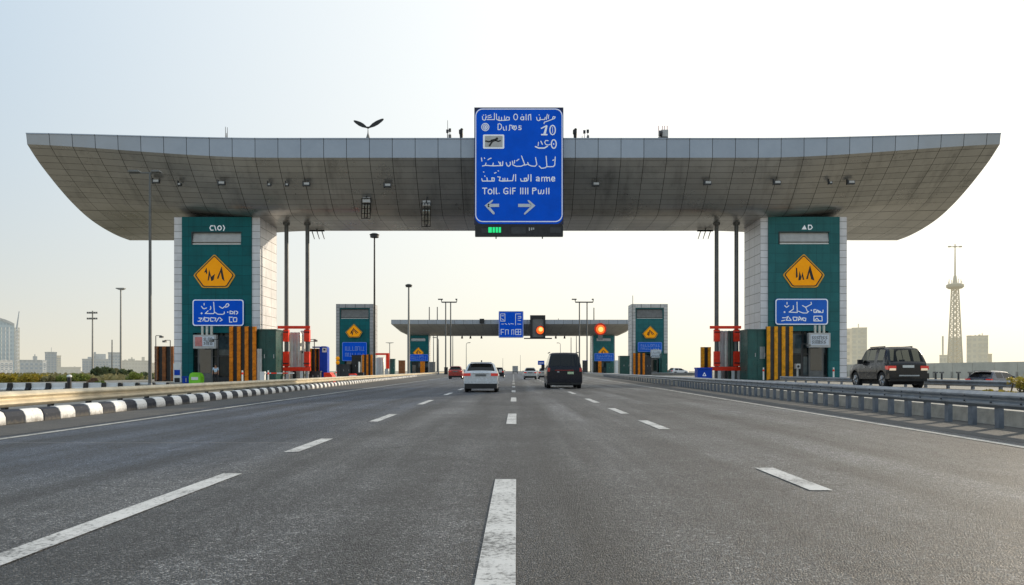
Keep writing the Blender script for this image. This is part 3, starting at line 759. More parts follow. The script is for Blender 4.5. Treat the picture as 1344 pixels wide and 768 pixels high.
SG_L = [[(345,175),(345,215)],[(285,245),(320,290),(345,300),(400,280)],[(490,245),(500,290),(480,320)],[(435,345),(370,405),(560,410),(577,380),(560,150)],[(585,375),(650,420),(760,428),(805,405),(800,370)],[(690,250),(760,290),(830,235),(850,190),(890,185),(910,215),(880,250),(830,265)],('w',40,[(288,400),(290,404)]),('w',30,[(880,375),(882,377)]),[(930,350),(930,410),(1000,410),(1000,370),(940,350)],[(1030,350),(1030,420)],[(1060,350),(1105,370),(1100,405),(1070,420)],
 [(205,580),(275,585)],[(225,510),(300,510),(250,560)],[(315,575),(350,490),(365,580),(430,580)],[(370,500),(460,510),(440,575)],[(490,510),(490,580),(550,580)],[(500,500),(610,510),(590,575)],[(620,590),(680,500)],[(700,500),(755,550),(705,580)],[(915,480),(920,600),(975,600)],[(935,490),(985,490)],[(1010,500),(1080,500)],[(1005,520),(1010,590),(1080,590),(1085,520)]]
SG_R = [[(350,150),(350,190)],[(300,225),(340,260),(390,225)],[(490,225),(490,300),(395,365),(575,375),(570,145)],[(600,345),(700,385),(790,385),(825,350)],[(690,220),(760,260),(890,190),(880,150)],[(760,250),(800,350)],('w',38,[(295,363),(296,367)]),('w',30,[(885,325),(887,327)]),[(985,310),(940,310),(945,375),(990,375),(990,345)],[(1010,375),(1010,320),(1040,330),(1040,375)],[(1060,350),(1090,350),(1085,375),(1060,375),(1060,340)],[(1110,375),(1140,375),(1145,320)],
 [(230,560),(300,545)],[(250,490),(300,490)],[(320,490),(380,460),(330,545),(440,550)],[(400,490),(440,540)],[(480,480),(495,550),(560,550),(575,480),(490,475)],[(595,550),(620,465),(660,500),(600,550)],[(660,545),(700,490)],[(700,490),(700,545),(760,560),(765,500),(700,490)],[(945,455),(1120,455),(1125,560),(940,560),(945,455)],[(960,540),(1010,500),(1060,555)]]
SG_S = []
rr = random.Random(3)
for row, (za, zb_) in enumerate(((180,330),(430,560))):
    x = 200
    while x < 1080:
        w_ = rr.choice((50,70,90)); k = rr.randint(0,3)
        if k == 0: SG_S.append([(x,za),(x,zb_),(x+w_,zb_)])
        elif k == 1: SG_S.append([(x,zb_),(x,za),(x+w_,za),(x+w_,zb_)])
        elif k == 2: SG_S.append([(x,za),(x+w_,za),(x+w_,zb_),(x,zb_),(x,za)])
        else: SG_S += [[(x+w_/2,za),(x+w_/2,zb_)],[(x,zb_),(x+w_,zb_)]]
        x += w_+45
def board_sign(x0p, x1p, y0p, y1p, Y, label, strokes, origin, sc, wpx, m, grp=None, ml=None):
    t = thing('direction_sign', label, 'road sign', (PX((x0p+x1p)/2,Y), Y, PZ(y1p,Y)), grp)
    X0, X1, Z0, Z1 = PX(x0p,Y), PX(x1p,Y), PZ(y1p,Y), PZ(y0p,Y); r = .05*(X1-X0)
    MB().prism(rrect(X0,X1,Z0,Z1,r), Y, Y+.1).build('panel', m, t)
    bw = .022*(X1-X0)
    g = MB(); frame_ring(g, rrect(X0+.02,X1-.02,Z0+.02,Z1-.02,r), rrect(X0+bw,X1-bw,Z0+bw,Z1-bw,r*.8), Y-.006); g.build('border', ml or M_letter, t)
    board_strokes(t, strokes, origin[0], origin[1], sc, Y, ml or M_letter, wpx)
    return t

# ------------------------------------------------------------------ towers
def tower(px0, px1, Y, ztop, teal, clad, label, side, strip, cap, letters=None, lorg=None, depth=5., grp=None):
    """teal-faced toll tower: cladding frame, teal front, slot window, ground-floor booth"""
    X0, X1 = PX(px0,Y), PX(px1,Y); zb = .05 if side < 0 else .3
    t = thing('toll_tower', label, 'toll tower', ((X0+X1)/2, Y, zb), grp)
    us = (1.05, .68, X0, zb)
    H = ztop
    g = MB()
    g.box(X0, X0+strip, Y, Y+depth, zb, H, 0, (strip*1.002, .68, X0-.001, zb))
    g.box(X1-strip, X1, Y, Y+depth, zb, H, 0, (strip*1.002, .68, X1-strip-.001, zb))
    # side faces with a cladding grid, stood 3 mm off
    for X in (X0-.003, X1+.003):
        ys = (Y+.02, Y+depth-.02)
        q = [(X,ys[0],zb),(X,ys[1],zb),(X,ys[1],H),(X,ys[0],H)]; uv = [(0,0),(3.,0),(3.,(H-zb)/.92),(0,(H-zb)/.92)]
        g.quad(q if X > X1 else q[::-1], 0, uv if X > X1 else uv[::-1])
    if cap: g.box(X0+strip+.002, X1-strip-.002, Y, Y+depth, H-cap, H, 0, (2.1, .9, X0, H-cap))
    g.box(X0+strip+.002, X1-strip-.002, Y+depth-.3, Y+depth-.01, zb, H-cap-.002, 0, us)
    g.build('cladding', clad, t)
    zdoor = zb + (H-zb)*.30
    g = MB(); e = .003
    a, b = X0+strip+e, X1-strip-e; ft = H-cap-e
    slot = (H-cap-(H-zb)*.168 if not cap else H-cap-(H-zb)*.15, H-cap-(H-zb)*.0955 if not cap else H-cap-.3)
    sx0, sx1 = a+(b-a)*.15, b-(b-a)*.15
    if cap: sx0, sx1 = a+.25, b-.25
    cw = (b-a)/5.2; uu = (cw, .92, a-cw*.5, zb)
    yo = Y-.12 if not cap else Y+.12
    for (p, q, r, s_) in ((a,b,slot[1],ft),(a,sx0,slot[0],slot[1]),(sx1,b,slot[0],slot[1]),(a,b,zdoor,slot[0])):
        g.box(p, q, yo, yo+.3, r, s_, 0, uu)
    g.build('teal_front', teal, t)
    g = MB(); g.box(sx0+.01, sx1-.01, yo+.22, yo+.3, slot[0]+.01, slot[1]-.01); sw = g.build('slot_window', M_lgrey if not cap else M_dark, t)
    g = MB(); g.quad([(sx0+.02,yo+.2,slot[1]-.05),(sx1-.02,yo+.2,slot[1]-.05),(sx1-.02,yo+.02,slot[0]+.25),(sx0+.02,yo+.02,slot[0]+.25)][::-1]); g.build('shutter', M_lgrey if not cap else M_mid, sw)
    g = MB(); g.box(sx0+.05, sx1-.05, yo-.03, yo-.004, slot[0]+.01, slot[0]+.10); g.build('sill', M_wpaint, sw)
    g = MB(); g.box(sx0-.06, sx1+.06, yo-.05, yo-.003, slot[1], slot[1]+.07); g.box(sx0-.06, sx0+.04, yo-.05, yo-.003, slot[0], slot[1]-.002); g.build('frame', M_dark, sw)
    if letters: board_strokes(t, letters, lorg[0], lorg[1], 5.12, Y-.12, M_letter, 7.)
    # ground floor: teal jambs, dark glazed booth
    jw = (b-a)*.16
    g = MB()
    if side < 0: g.box(a, a+jw, yo, yo+.3, zb, zdoor-.003, 0, uu); d0, d1 = a+jw, b
    else: g.box(b-jw, b, yo, yo+.3, zb, zdoor-.003, 0, uu); d0, d1 = a, b-jw
    g.build('teal_jamb', teal, t)
    g = MB(); g.box(d0+.002, d1-.002, yo+.5, yo+.6, zb, zdoor-.003); rc = g.build('booth_glazing', M_boothglass, t)
    g = MB(); n = 5
    for k in range(n+1):
        xx = d0+(d1-d0)*k/n; g.box(xx-.05+(.05 if k == 0 else 0), xx+.05-(.05 if k == n else 0), yo+.38, yo+.49, zb, zdoor-.003)
    zz = zb+(zdoor-zb)*.52; g.box(d0+.06, d1-.06, yo+.34, yo+.375, zz, zz+.09); g.box(d0+.06, d1-.06, yo+.34, yo+.375, zb, zb+.5)
    g.build('mullion', M_dark, t)
    for k, (q0, q1) in ((2,(.55,.95)),(3,(.1,.48)),(4,(.56,.9))):
        xa, xb = d0+(d1-d0)*k/n+.07, d0+(d1-d0)*(k+1)/n-.07
        MB().box(xa, xb, yo+.46, yo+.485, zb+(zdoor-zb)*q0, zb+(zdoor-zb)*q1).build('window_pane', M_pane, t)
    g = MB()
    dx0, dx1 = (d0+.35, d0+1.75) if side < 0 else (d1-1.75, d1-.35)
    g.box(dx0, dx1, yo+.28, yo+.335, zb, zb+2.6+.9*(H>15)); dr = g.build('door', M_mid, t)
    g = MB(); g.box(dx0+.15, dx1-.15, yo+.262, yo+.277, zb+.9, zb+2.4+.9*(H>15)); g.build('pane', M_glass, dr)
    return t
CI = [[(205,85),(190,84),(182,99),(190,114),(205,113)],[(214,84),(223,114)],('e',247,99,12,14),[(272,82),(281,98),(274,116)]]
AD = [('p',[(266,109),(286,78),(300,109)][::-1]),[(312,80),(312,108),(328,107),(338,95),(330,81),(312,80)]]
ZT = 15.7
tower(228.5, 341.5, 72, ZT, M_teal, M_white, 'big teal toll tower with white cladding under the left end of the canopy', -1, .78, 0, CI, (240,280))
tower(998, 1111.5, 72, ZT, M_teal2, M_white, 'big paler teal toll tower with white cladding under the right end of the canopy', 1, .72, 0, AD, (1000,280))
tower(441, 490, 166, 15.75, M_teal, M_grey, 'smaller teal toll tower with grey frame standing alone left of the road', -1, .78, .85)
tower(829, 876.5, 166, 15.75, M_teal2, M_greyl, 'smaller teal toll tower with pale frame standing alone right of the road', 1, .85, .85)
tower(534.5, 563.5, 308, 15.9, M_teal, M_greyl, 'distant teal tower under the left end of the second canopy', -1, .35, 0)
tower(777.5, 807, 308, 15.9, M_teal2, M_greyl, 'distant teal tower under the right end of the second canopy', 1, .35, 0)
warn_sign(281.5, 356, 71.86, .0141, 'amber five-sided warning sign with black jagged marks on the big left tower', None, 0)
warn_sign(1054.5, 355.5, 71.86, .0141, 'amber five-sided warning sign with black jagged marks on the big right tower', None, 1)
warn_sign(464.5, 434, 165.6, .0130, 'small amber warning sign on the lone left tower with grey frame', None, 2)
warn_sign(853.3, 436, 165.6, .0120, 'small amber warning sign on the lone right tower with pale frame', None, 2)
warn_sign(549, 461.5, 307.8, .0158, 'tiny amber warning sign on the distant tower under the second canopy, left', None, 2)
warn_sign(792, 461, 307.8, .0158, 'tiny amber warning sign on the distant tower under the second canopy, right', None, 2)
board_sign(252.5, 320, 393, 428, 71.74, 'vivid blue sign with white writing and rim on the big left tower', SG_L, (248,388), 17.23, 19, M_blue)
board_sign(1017.5, 1087, 392, 426.5, 71.74, 'paler blue sign with white writing and rim on the big right tower', SG_R, (1012,388), 16.8, 19, M_blue2)
def scaled_sign(x0, x1, y0, y1, Y, label, m):
    sc = 1200./(x1-x0)
    board_sign(x0, x1, y0, y1, Y, label, [[(a-40, b*(y1-y0)*sc/740.) for a, b in s_] for s_ in SG_S], (x0, y0), sc, 26, m, None, M_pale)
scaled_sign(449, 481.5, 449, 474, 165.5, 'blue sign with two lines of writing on the lone left tower', M_blue)
scaled_sign(837, 869, 449, 462, 165.5, 'blue sign with two lines of writing on the lone right tower', M_blue2)
scaled_sign(537, 562, 465, 474, 307.6, 'tiny blue sign on the distant tower under the second canopy, left', M_blue)
scaled_sign(780, 806, 463.5, 474, 307.6, 'tiny blue sign on the distant tower under the second canopy, right', M_blue2)
# sign and lamps on the second canopy
Y = 300.5
t = thing('direction_sign', 'square blue direction sign hung on the second canopy over the road', 'road sign', (PX(670,Y), Y, PZ(443,Y)))
MB().prism(rrect(PX(654.5,Y),PX(687,Y),PZ(443.5,Y),PZ(408.5,Y),.35), Y, Y+.4).build('panel', M_blue, t)
g = MB(); frame_ring(g, rrect(PX(654.7,Y),PX(686.8,Y),PZ(443.2,Y),PZ(408.8,Y),.35), rrect(PX(655.3,Y),PX(686.2,Y),PZ(442.5,Y),PZ(409.4,Y),.3), Y-.02); g.build('border', M_arrow, t)
S2 = [[(135,135),(180,135),(180,210),(135,210),(135,135)],[(145,155),(170,155)],[(145,185),(170,200)],[(290,135),(345,135)],[(290,135),(290,250)],[(315,160),(345,160),(345,180),(315,180)],[(315,200),(345,205)],[(310,240),(345,242)],[(145,240),(165,240)],[(180,235),(200,245)],[(215,235),(230,245)],[(240,235),(268,240)],
 [(140,295),(140,350)],[(140,295),(170,295)],[(140,325),(165,325)],[(185,350),(185,300),(215,300),(215,345)],[(250,350),(250,300),(272,300),(272,350)],[(290,295),(345,295),(345,350),(290,350),(290,295)],[(318,295),(318,350)],[(290,322),(345,322)]]
board_strokes(t, S2, 640, 395, 7.906, Y, M_letter, 5.5, dy=-.02)
g = MB(); g.box(PX(663,Y), PX(665,Y), Y+.4, 306, 17, 17.4); g.box(PX(678,Y), PX(680,Y), Y+.4, 306, 17, 17.4); g.build('bracket', M_dark, t)
t = thing('signal_box', 'tall dark signal box with one lit orange lamp on the second canopy', 'traffic signal', (PX(706,Y), Y, PZ(443,Y)))
g = MB(); a, b, c, d = PX(695.8,Y), PX(715.8,Y), PZ(443.5,Y), PZ(413.8,Y)
g.box(a, b, Y+.3, Y+1.2, c, d); g.box(a, a+.9, Y-.2, Y+.297, c, d); g.box(b-.7, b, Y-.2, Y+.297, c, d); g.box(a+.903, b-.703, Y-.2, Y+.297, d-1.3, d); g.box(a+.903, b-.703, Y-.2, Y+.297, c, c+.3)
g.box(PX(687.6,Y), PX(724.5,Y), Y-.1, Y+.29, c-.45, c-.003)
g.build('housing', M_black, t)
g = MB(); g.quad([(a+.91,Y+.28,c+.31),(b-.71,Y+.28,c+.31),(b-.71,Y+.28,d-1.31),(a+.91,Y+.28,d-1.31)]); g.build('back_plate', M_mid, t)
def disc(cx, cz, r, y, m, name, par, n=20, bulge=.3):
    g = MB()
    for j, (r0, r1) in enumerate(((1,.7),(.7,.35),(.35,.0))):
        y0, y1 = y-bulge*(1-r0**2), y-bulge*(1-r1**2)
        for k in range(n):
            p, q = 2*math.pi*k/n, 2*math.pi*(k+1)/n
            g.quad([(cx+r*r0*math.cos(p),y0,cz+r*r0*math.sin(p)),(cx+r*r0*math.cos(q),y0,cz+r*r0*math.sin(q)),(cx+r*r1*math.cos(q),y1,cz+r*r1*math.sin(q)),(cx+r*r1*math.cos(p),y1,cz+r*r1*math.sin(p))] if r1 else
                   [(cx+r*r0*math.cos(p),y0,cz+r*r0*math.sin(p)),(cx+r*r0*math.cos(q),y0,cz+r*r0*math.sin(q)),(cx,y1,cz)])
    return g.build(name, m, par, smooth=True)
cx, cz = PX(709,Y), PZ(433.5,Y)
g = MB(); g.cyl((cx,Y-.5,cz),(cx,Y+.27,cz),1.75,n=24,caps=False); g.build('visor', M_red, t)
lp = disc(cx, cz, 1.5, Y-.1, M_sig, 'lamp', t); disc(cx+.2, cz+.3, .85, Y-.55, M_sigc, 'lamp_core', lp, bulge=.1)
Y = 300.
t = thing('signal_lamp', 'big round lit orange signal with red rim above the distant right tower', 'traffic signal', (PX(788,Y), Y, PZ(440,Y)))
cx, cz = PX(788,Y), PZ(432,Y)
g = MB(); g.cyl((cx,Y-.2,cz),(cx,Y+.6,cz),2.35,n=28,mi=0); g.build('red_rim', M_red, t, smooth=True)
lp = disc(cx, cz-.1, 1.75, Y-.22, M_sig, 'lamp', t); disc(cx+.1, cz-.15, 1.0, Y-.62, M_sigc, 'lamp_core', lp, bulge=.1)
g = MB(); g.box(cx-.5, cx+.5, Y+.6, 306.5, cz-.4, cz+.4); g.box(cx-.9, cx+.9, Y-.1, Y+.5, cz-4.2, cz-2.2); g.build('bracket', M_mid, t)
t = thing('roof_speaker', 'black box mounted on the front edge of the second canopy', 'box', (PX(632.5,301.5),301.5,PZ(425,301.5)))
g = MB(); g.box(PX(629.5,301.5),PX(635.5,301.5),301,302.1,PZ(424.5,301.5),PZ(418.5,301.5)); bevel(g.build('housing', M_black, t),.1)
g = MB(); g.box(PX(631,301.5),PX(634,301.5),302.1,302.8,PZ(423,301.5),PZ(420,301.5)); g.build('bracket', M_dark, t)
for a in (606.5, 617.5, 632, 729.5, 741):
    t = thing('hanging_lamp', {606.5:'small dark lamp under the second canopy, first from the left tower',617.5:'small dark lamp under the second canopy, second from the left tower',632:'small dark lamp under the second canopy beneath the black box',729.5:'small dark lamp under the second canopy just right of the signal box',741:'small dark lamp under the second canopy, farthest right'}[a], 'lamp', (PX(a,313),313,PZ(441,313)))
    g = MB(); g.cyl((PX(a,313),313,PZ(441,313)-.1),(PX(a,313),313,15.9),.12,n=8); g.build('stem', M_dark, t)
    g = MB(); g.cyl((PX(a,313),313,PZ(441,313)-1.1),(PX(a,313),313,PZ(441,313)-.1),.45,.3,n=10); g.build('lamp_shade', M_black, t)

# ------------------------------------------------------------------ booth furniture
def striped_board(px0, px1, py0, Y, n, mo, mb_, label, zb, dep=.35):
    X0, X1 = PX(px0,Y), PX(px1,Y); Z1 = PZ(py0,Y)
    t = thing('striped_barrier', label, 'barrier', ((X0+X1)/2,Y,zb))
    MB().box(X0, X1, Y+.16, Y+dep, zb, Z1).build('back_board', mb_, t)
    w_ = (X1-X0)/(2*n-1)
    for k in range(n):
        x = X0+w_*2*k+.0; g = MB(); seg = 9
        for j in range(seg):
            z0 = zb+(Z1-zb)*j/seg; z1 = zb+(Z1-zb)*(j+1)/seg
            g.prism([(x+.02,z0+.01),(x+w_-.02,z0+.12),(x+w_-.02,z1+.10 if j < seg-1 else z1),(x+.02,z1-.01)], Y+.0+.02*(j % 2), Y+.157)
        g.build('bar', mo, t)
    return t
ZL, ZR = .05, .3
striped_board(300.5, 336, 428.5, 69.6, 4, M_orange, M_black, 'tall orange and black striped barrier at the foot of the big left tower', ZL)
striped_board(1006.5, 1041, 428.5, 69.6, 4, M_orange2, M_dark, 'tall amber and black striped barrier at the foot of the big right tower', ZR)
striped_board(202.5, 227.5, 454.5, 82, 3, M_brown, M_black, 'dark brown striped barrier standing left behind the big left tower', ZL)
striped_board(406, 421, 457.5, 76, 3, M_orange, M_black, 'short orange striped barrier beside the blue cabinet on the left', ZL)
striped_board(920.5, 933.5, 455.5, 76, 2, M_orange2, M_black, 'narrow two-bar orange barrier standing behind the blue bin on the right', ZR)
striped_board(475, 489, 465.5, 161, 3, M_orange, M_black, 'orange striped barrier at the foot of the lone left tower', ZL)
striped_board(831, 846.5, 458.5+5, 161, 3, M_orange, M_black, 'orange striped barrier at the foot of the lone right tower', ZR)
striped_board(551.5, 557.5, 474.5, 304, 1, M_orange, M_black, 'tiny orange barrier bar at the foot of the distant left tower', ZL)
striped_board(785, 789.5, 474, 304, 1, M_orange, M_black, 'tiny orange barrier bar at the foot of the distant right tower', ZR)
def cabinet(px0, px1, py0, Y, zb, m, label, name='equipment_cabinet', cat='cabinet', dep=1.6, doors=2, trim=None):
    X0, X1, Z1 = PX(px0,Y), PX(px1,Y), PZ(py0,Y)
    t = thing(name, label, cat, ((X0+X1)/2,Y,zb))
    g = MB(); g.box(X0, X1, Y, Y+dep, zb, Z1-.12); bevel(g.build('body', m, t), .04)
    g = MB(); g.box(X0-.06, X1+.06, Y-.06, Y+dep+.06, Z1-.12+.002, Z1); bevel(g.build('roof', trim or m, t), .03)
    for k in range(doors):
        a = X0+(X1-X0)*k/doors+.06; b = X0+(X1-X0)*(k+1)/doors-.06
        g = MB(); g.box(a, b, Y-.035, Y-.003, zb+.15, Z1-.25); d = g.build('door', m, t); bevel(d, .01)
        g = MB(); g.box(b-.14, b-.08, Y-.08, Y-.036, (zb+Z1)/2-.2, (zb+Z1)/2+.15); g.build('handle', M_lgrey, d)
    return t
t = cabinet(337.5, 362, 432, 70.2, ZL, M_tealp, 'dark green cabinet between the striped barrier and the red frame, left side', dep=2.2)
g = MB(); X = PX(339.2,70); g.cyl((X,69.95,ZL),(X,69.95,PZ(458,70)),.17,n=12); X = PX(342,70); g.cyl((X,69.95,ZL),(X,69.95,PZ(458,70)),.15,n=12); g.build('conduit', M_lgrey, t, smooth=True)
t = cabinet(981, 1006, 432, 70.2, ZR, M_tealp2, 'dark green cabinet between the red frame and the amber striped barrier, right side', dep=2.2)
g = MB(); 
for k in range(4): g.box(PX(998+k*1.7,70), PX(998.9+k*1.7,70), 70.1, 70.16, PZ(471,70), PZ(455,70))
g.build('vent_slats', M_lgrey, t)
# teal canopy beams over the booths
def goal_frame(pa, pb, Y, zb, label, top_y, bot_y, mirror=1):
    """red steel frame on two posts"""
    XA, XB = PX(pa,Y), PX(pb,Y); zt, zl = PZ(top_y,Y), PZ(bot_y,Y)
    x0, x1 = min(XA,XB)-.75, max(XA,XB)+.35
    t = thing('height_gantry', label, 'frame', ((XA+XB)/2,Y,zb))
    for X in (XA, XB):
        g = MB()
        for (za, zc) in ((zl+.25, zl+(zt-zl)*.42),(zl+(zt-zl)*.66, zt-.2)): g.box(X-.25, X+.25, Y-.3, Y-.215, za, zc); g.box(X-.25, X-.212, Y-.212, Y+.2, za, zc); g.box(X+.212, X+.25, Y-.212, Y+.2, za, zc)
        g.build('sleeve', M_red, t)
    g = MB(); g.box(x0, x1, Y-.42, Y-.305, zt-.14, zt+.14); bevel(g.build('top_bar', M_red, t), .03)
    g = MB(); g.box(x0-.05, x1+.05, Y-.46, Y-.305, zl-.19, zl+.19); bevel(g.build('bottom_bar', M_red, t), .03)
    for q in (.30, .52, .74):
        X = x0+(x1-x0)*q; g = MB(); g.box(X-.14, X+.14, Y-.425, Y-.31, zb, zl-.193); g.build('bollard_leg', M_wpaint if q != .52 else M_black, t)
    for X in (XA, XB):
        g = MB(); g.cyl((X-.3,Y-.36,zt-.45),(X+.3,Y-.36,zt-.45),.05,n=8); g.cyl((X-.3,Y-.36,zl+.55),(X+.3,Y-.36,zl+.55),.05,n=8); g.build('clamp', M_dark, t)
    for X in (x0+.15, x1-.25):
        g = MB(); g.box(X-.1, X+.1, Y-.42, Y-.31, zb, zl-.193); g.build('leg', M_lgrey, t)
    return t
goal_frame(376, 403.5, 74, ZL, 'red steel frame around the two canopy posts on the left', 430, 484.5)
goal_frame(940.5, 966.5, 74, ZR, 'red steel frame around the two canopy posts on the right', 430, 484)
def canopy_post(px, Y, zb, label):
    X = PX(px,Y); F = C1.fine(X); z = 15.6
    t = thing('canopy_post', label, 'post', (X,Y,zb))
    MB().cyl((X,Y,zb+.06),(X,Y,z),.205,.19,n=20).build('shaft', M_pole, t, smooth=True)
    g = MB(); g.cyl((X,Y,zb),(X,Y,zb+.06),.42,n=16); g.build('base_plate', M_galvd, t)
    g = MB(); g.cyl((X,Y,z-.3),(X,Y,z+.02),.3,.36,n=20); g.build('collar', M_pole, t, smooth=True)
canopy_post(376, 74, ZL, 'grey canopy post nearer the big left tower, inside the red frame')
canopy_post(403.5, 74, ZL, 'grey canopy post at the road side of the left red frame')
canopy_post(940.5, 74, ZR, 'grey canopy post at the road side of the right red frame')
canopy_post(966.5, 74, ZR, 'grey canopy post nearer the big right tower, inside the red frame')
def pipe_bank(pxs, Y, zb, py0, mats, label, r=.27):
    t = thing('pipe_bank', label, 'pipes', (PX(sum(pxs)/len(pxs),Y),Y,zb))
    for p, m in zip(pxs, mats):
        X = PX(p,Y); z1 = PZ(py0,Y)
        MB().lathe((X,Y,0),[(0,zb),(r,zb),(r,z1-.2),(r*.8,z1-.05),(r*.3,z1),(0,z1)],16).build('pipe', m, t, smooth=True)
    g = MB(); g.box(PX(min(pxs),Y)-r, PX(max(pxs),Y)+r, Y-.02, Y+.06, PZ(480,Y), PZ(478.4,Y)); g.build('clamp', M_lgrey, t)
pipe_bank([383,387.6,392], 74.8, ZL, 436, [M_pipe, M_lgrey, M_pipe], 'row of grey upright pipes inside the left red frame')
pipe_bank([947,952.5,957,961], 74.8, ZR, 434, [M_lgrey, M_pipe, M_pipeg, M_pipeg], 'row of grey and green upright pipes inside the right red frame')
def slim_panel(px0, px1, py0, py1, Y, zb, m, label):
    X0, X1 = PX(px0,Y), PX(px1,Y)
    t = thing('info_panel', label, 'panel', ((X0+X1)/2,Y,zb))
    g = MB(); g.box(X0,X1,Y,Y+.3,max(PZ(py1,Y),zb),PZ(py0,Y)); bevel(g.build('panel', m, t), .04)
    g = MB(); g.box(X0+.12,X1-.12,Y-.03,Y-.004,PZ(py0+(py1-py0)*.62,Y),PZ(py0+(py1-py0)*.56,Y)); g.build('screen', M_dark, t)
    g = MB(); g.box(X0+.1, X1-.1, Y+.31, Y+.4, zb, PZ(py1,Y)+.3); g.build('stand', M_mid, t)
slim_panel(362.5, 368.5, 434, 490, 73, ZL, M_wpaint, 'tall narrow white panel between green cabinet and left red frame')
slim_panel(394.5, 399.5, 434, 482, 75.2, ZL, M_wpaint, 'white panel beside the grey pipes inside the left red frame')
slim_panel(971, 980, 434, 482, 75.2, ZR, M_wpaint, 'white panel between the green cabinet and right red frame')
# light-box sign over each booth
def light_box(px0, px1, py0, py1, Y, label, red, hang):
    X0, X1, Z0, Z1 = PX(px0,Y), PX(px1,Y), PZ(py1,Y), PZ(py0,Y)
    t = thing('light_box_sign', label, 'sign', ((X0+X1)/2,Y,Z0))
    g = MB(); g.box(X0,X1,Y,Y+.45,Z0,Z1); bevel(g.build('housing', M_lgrey, t), .03)
    g = MB(); g.box(X0+.16,X1-.16,Y-.02,Y-.003,Z0+.2,Z1-.16); fc = g.build('face', M_arrow, t)
    if red:
        g = MB(); g.box(X0+.18,X0+.85,Y-.032,Y-.022,Z0+.22,Z1-.2); g.build('red_field', M_pink, fc)
    g = MB(); rq = random.Random(int(px0))
    xa = X0+(1.0 if red else .3)
    for row in range(2):
        x = xa; z = Z0+.34+row*(Z1-Z0-.5)*.48; hh = (Z1-Z0)*.22
        while x < X1-.4:
            w_ = rq.uniform(.08,.2); k = rq.randint(0,2)
            if k == 0: g.stroke([(x,z),(x,z+hh),(x+w_,z+hh),(x+w_,z)], .045, Y-.034)
            elif k == 1: g.stroke([(x+w_,z+hh),(x,z+hh*.7),(x+w_,z+hh*.3),(x,z)], .045, Y-.034)
            else: g.stroke([(x,z+hh),(x,z),(x+w_,z)], .045, Y-.034)
            x += w_+.09
    g.build('lettering', M_dark, fc)
    g = MB()
    for q in (.35,.55,.75): g.cyl((X0+(X1-X0)*q,Y+.3,Z1),(X0+(X1-X0)*q,Y+.3,PZ(hang,Y)),.12,n=10)
    g.build('hanger', M_pipe, t, smooth=True)
    return t
light_box(253.5, 283.5, 439.5, 457.5, 70.6, 'white framed light box sign with pale red field over the left booth door', True, 428)
light_box(1061.5, 1090, 437, 456, 70.6, 'white framed light box sign with grey writing over the right booth door', False, 427)
light_box(854, 868, 459, 470, 164.0, 'small white notice board on the lone right tower', False, 458)
# blue arch cabinet
Y = 75.5
t = thing('ticket_machine', 'tall blue arched ticket machine with white top panel on the left', 'ticket machine', (PX(424,Y),Y,ZL))
g = MB(); g.prism(rrect(PX(419.5,Y),PX(429.5,Y),ZL,PZ(454.5,Y),.22), Y, Y+.9); bevel(g.build('body', M_blue3, t), .04)
g = MB(); g.prism(rrect(PX(423,Y),PX(428.8,Y),PZ(462.5,Y),PZ(456.5,Y),.05), Y-.03, Y-.004); p_ = g.build('head_panel', M_wpaint, t)
g = MB(); g.box(PX(424.6,Y),PX(427.2,Y),Y-.05,Y-.032,PZ(460,Y),PZ(458,Y)); g.build('screen', M_navy, p_)
g = MB(); g.box(PX(409.5,Y),PX(419.4,Y),Y+.1,Y+.6,PZ(456.5,Y),PZ(454.8,Y)); g.build('crossbar', M_blue3, t)
t = cabinet(406.5, 420, 487, 74.6, ZL, M_dark, 'low black cabinet below the short orange barrier on the left', dep=.7)
# red wedge blocks (crash cushions)
def wedge(px0, px1, py0, Y, zb, label):
    X0, X1, Z1 = PX(px0,Y), PX(px1,Y), PZ(py0,Y); h = Z1-zb
    t = thing('crash_cushion', label, 'crash cushion', ((X0+X1)/2,Y,zb))
    g = MB(); g.prism([(X0,zb),(X1,zb),(X1-.05,zb+h*.55),(X0+(X1-X0)*.62,Z1),(X0,Z1)], Y, Y+1.3); bevel(g.build('body', M_red, t), .06)
    g = MB(); g.box(X0+.1, X1-.2, Y-.012, Y-.003, zb+.12, zb+.3); g.build('reflector_strip', M_wpaint, t)
wedge(425, 437.5, 489, 73.5, ZL, 'red crash cushion block on the plaza by the blue machine, left of the lone tower')
wedge(458, 469, 490.5, 150, ZL, 'red crash cushion block at the foot of the lone left tower')
# bins and small stuff
Y = 70.4
t = thing('recycling_bin', 'blue recycling bin with white triangle mark left of the right red frame', 'bin', (PX(925,Y),Y,ZR))
g = MB(); g.box(PX(915.5,Y),PX(934.5,Y),Y,Y+1.1,ZR,PZ(484.5,Y)); bevel(g.build('body', M_blue3, t), .05)
g = MB(); g.box(PX(915,Y),PX(935,Y),Y-.05,Y+1.15,PZ(484.5,Y)+.003,PZ(482.5,Y)); bevel(g.build('lid', M_blue3, t), .03)
g = MB(); c = (PX(924.5,Y), PZ(491.5,Y)); g.stroke([(c[0]-.14,c[1]-.12),(c[0]+.14,c[1]-.12),(c[0],c[1]+.16),(c[0]-.14,c[1]-.12)], .06, Y-.01); g.build('recycling_mark', M_letter, t)
Y = 67.
t = thing('lime_bin', 'bright lime green rounded bin in front of the big left tower', 'bin', (PX(255,Y),Y,ZL))
g = MB(); X0, X1 = PX(248,Y), PX(263,Y); g.prism([(X0,ZL),(X1,ZL),(X1+.01,.62),(X1-.12,.92),(X1-.35,1.02),(X0+.3,1.02),(X0+.08,.9),(X0-.01,.6)], Y, Y+.8); bevel(g.build('body', M_lime, t), .08, 3)
g = MB(); g.box(X0+.2, X1-.2, Y-.02, Y-.003, .36, .62); g.build('label_panel', M_wpaint, t)
Y = 70.
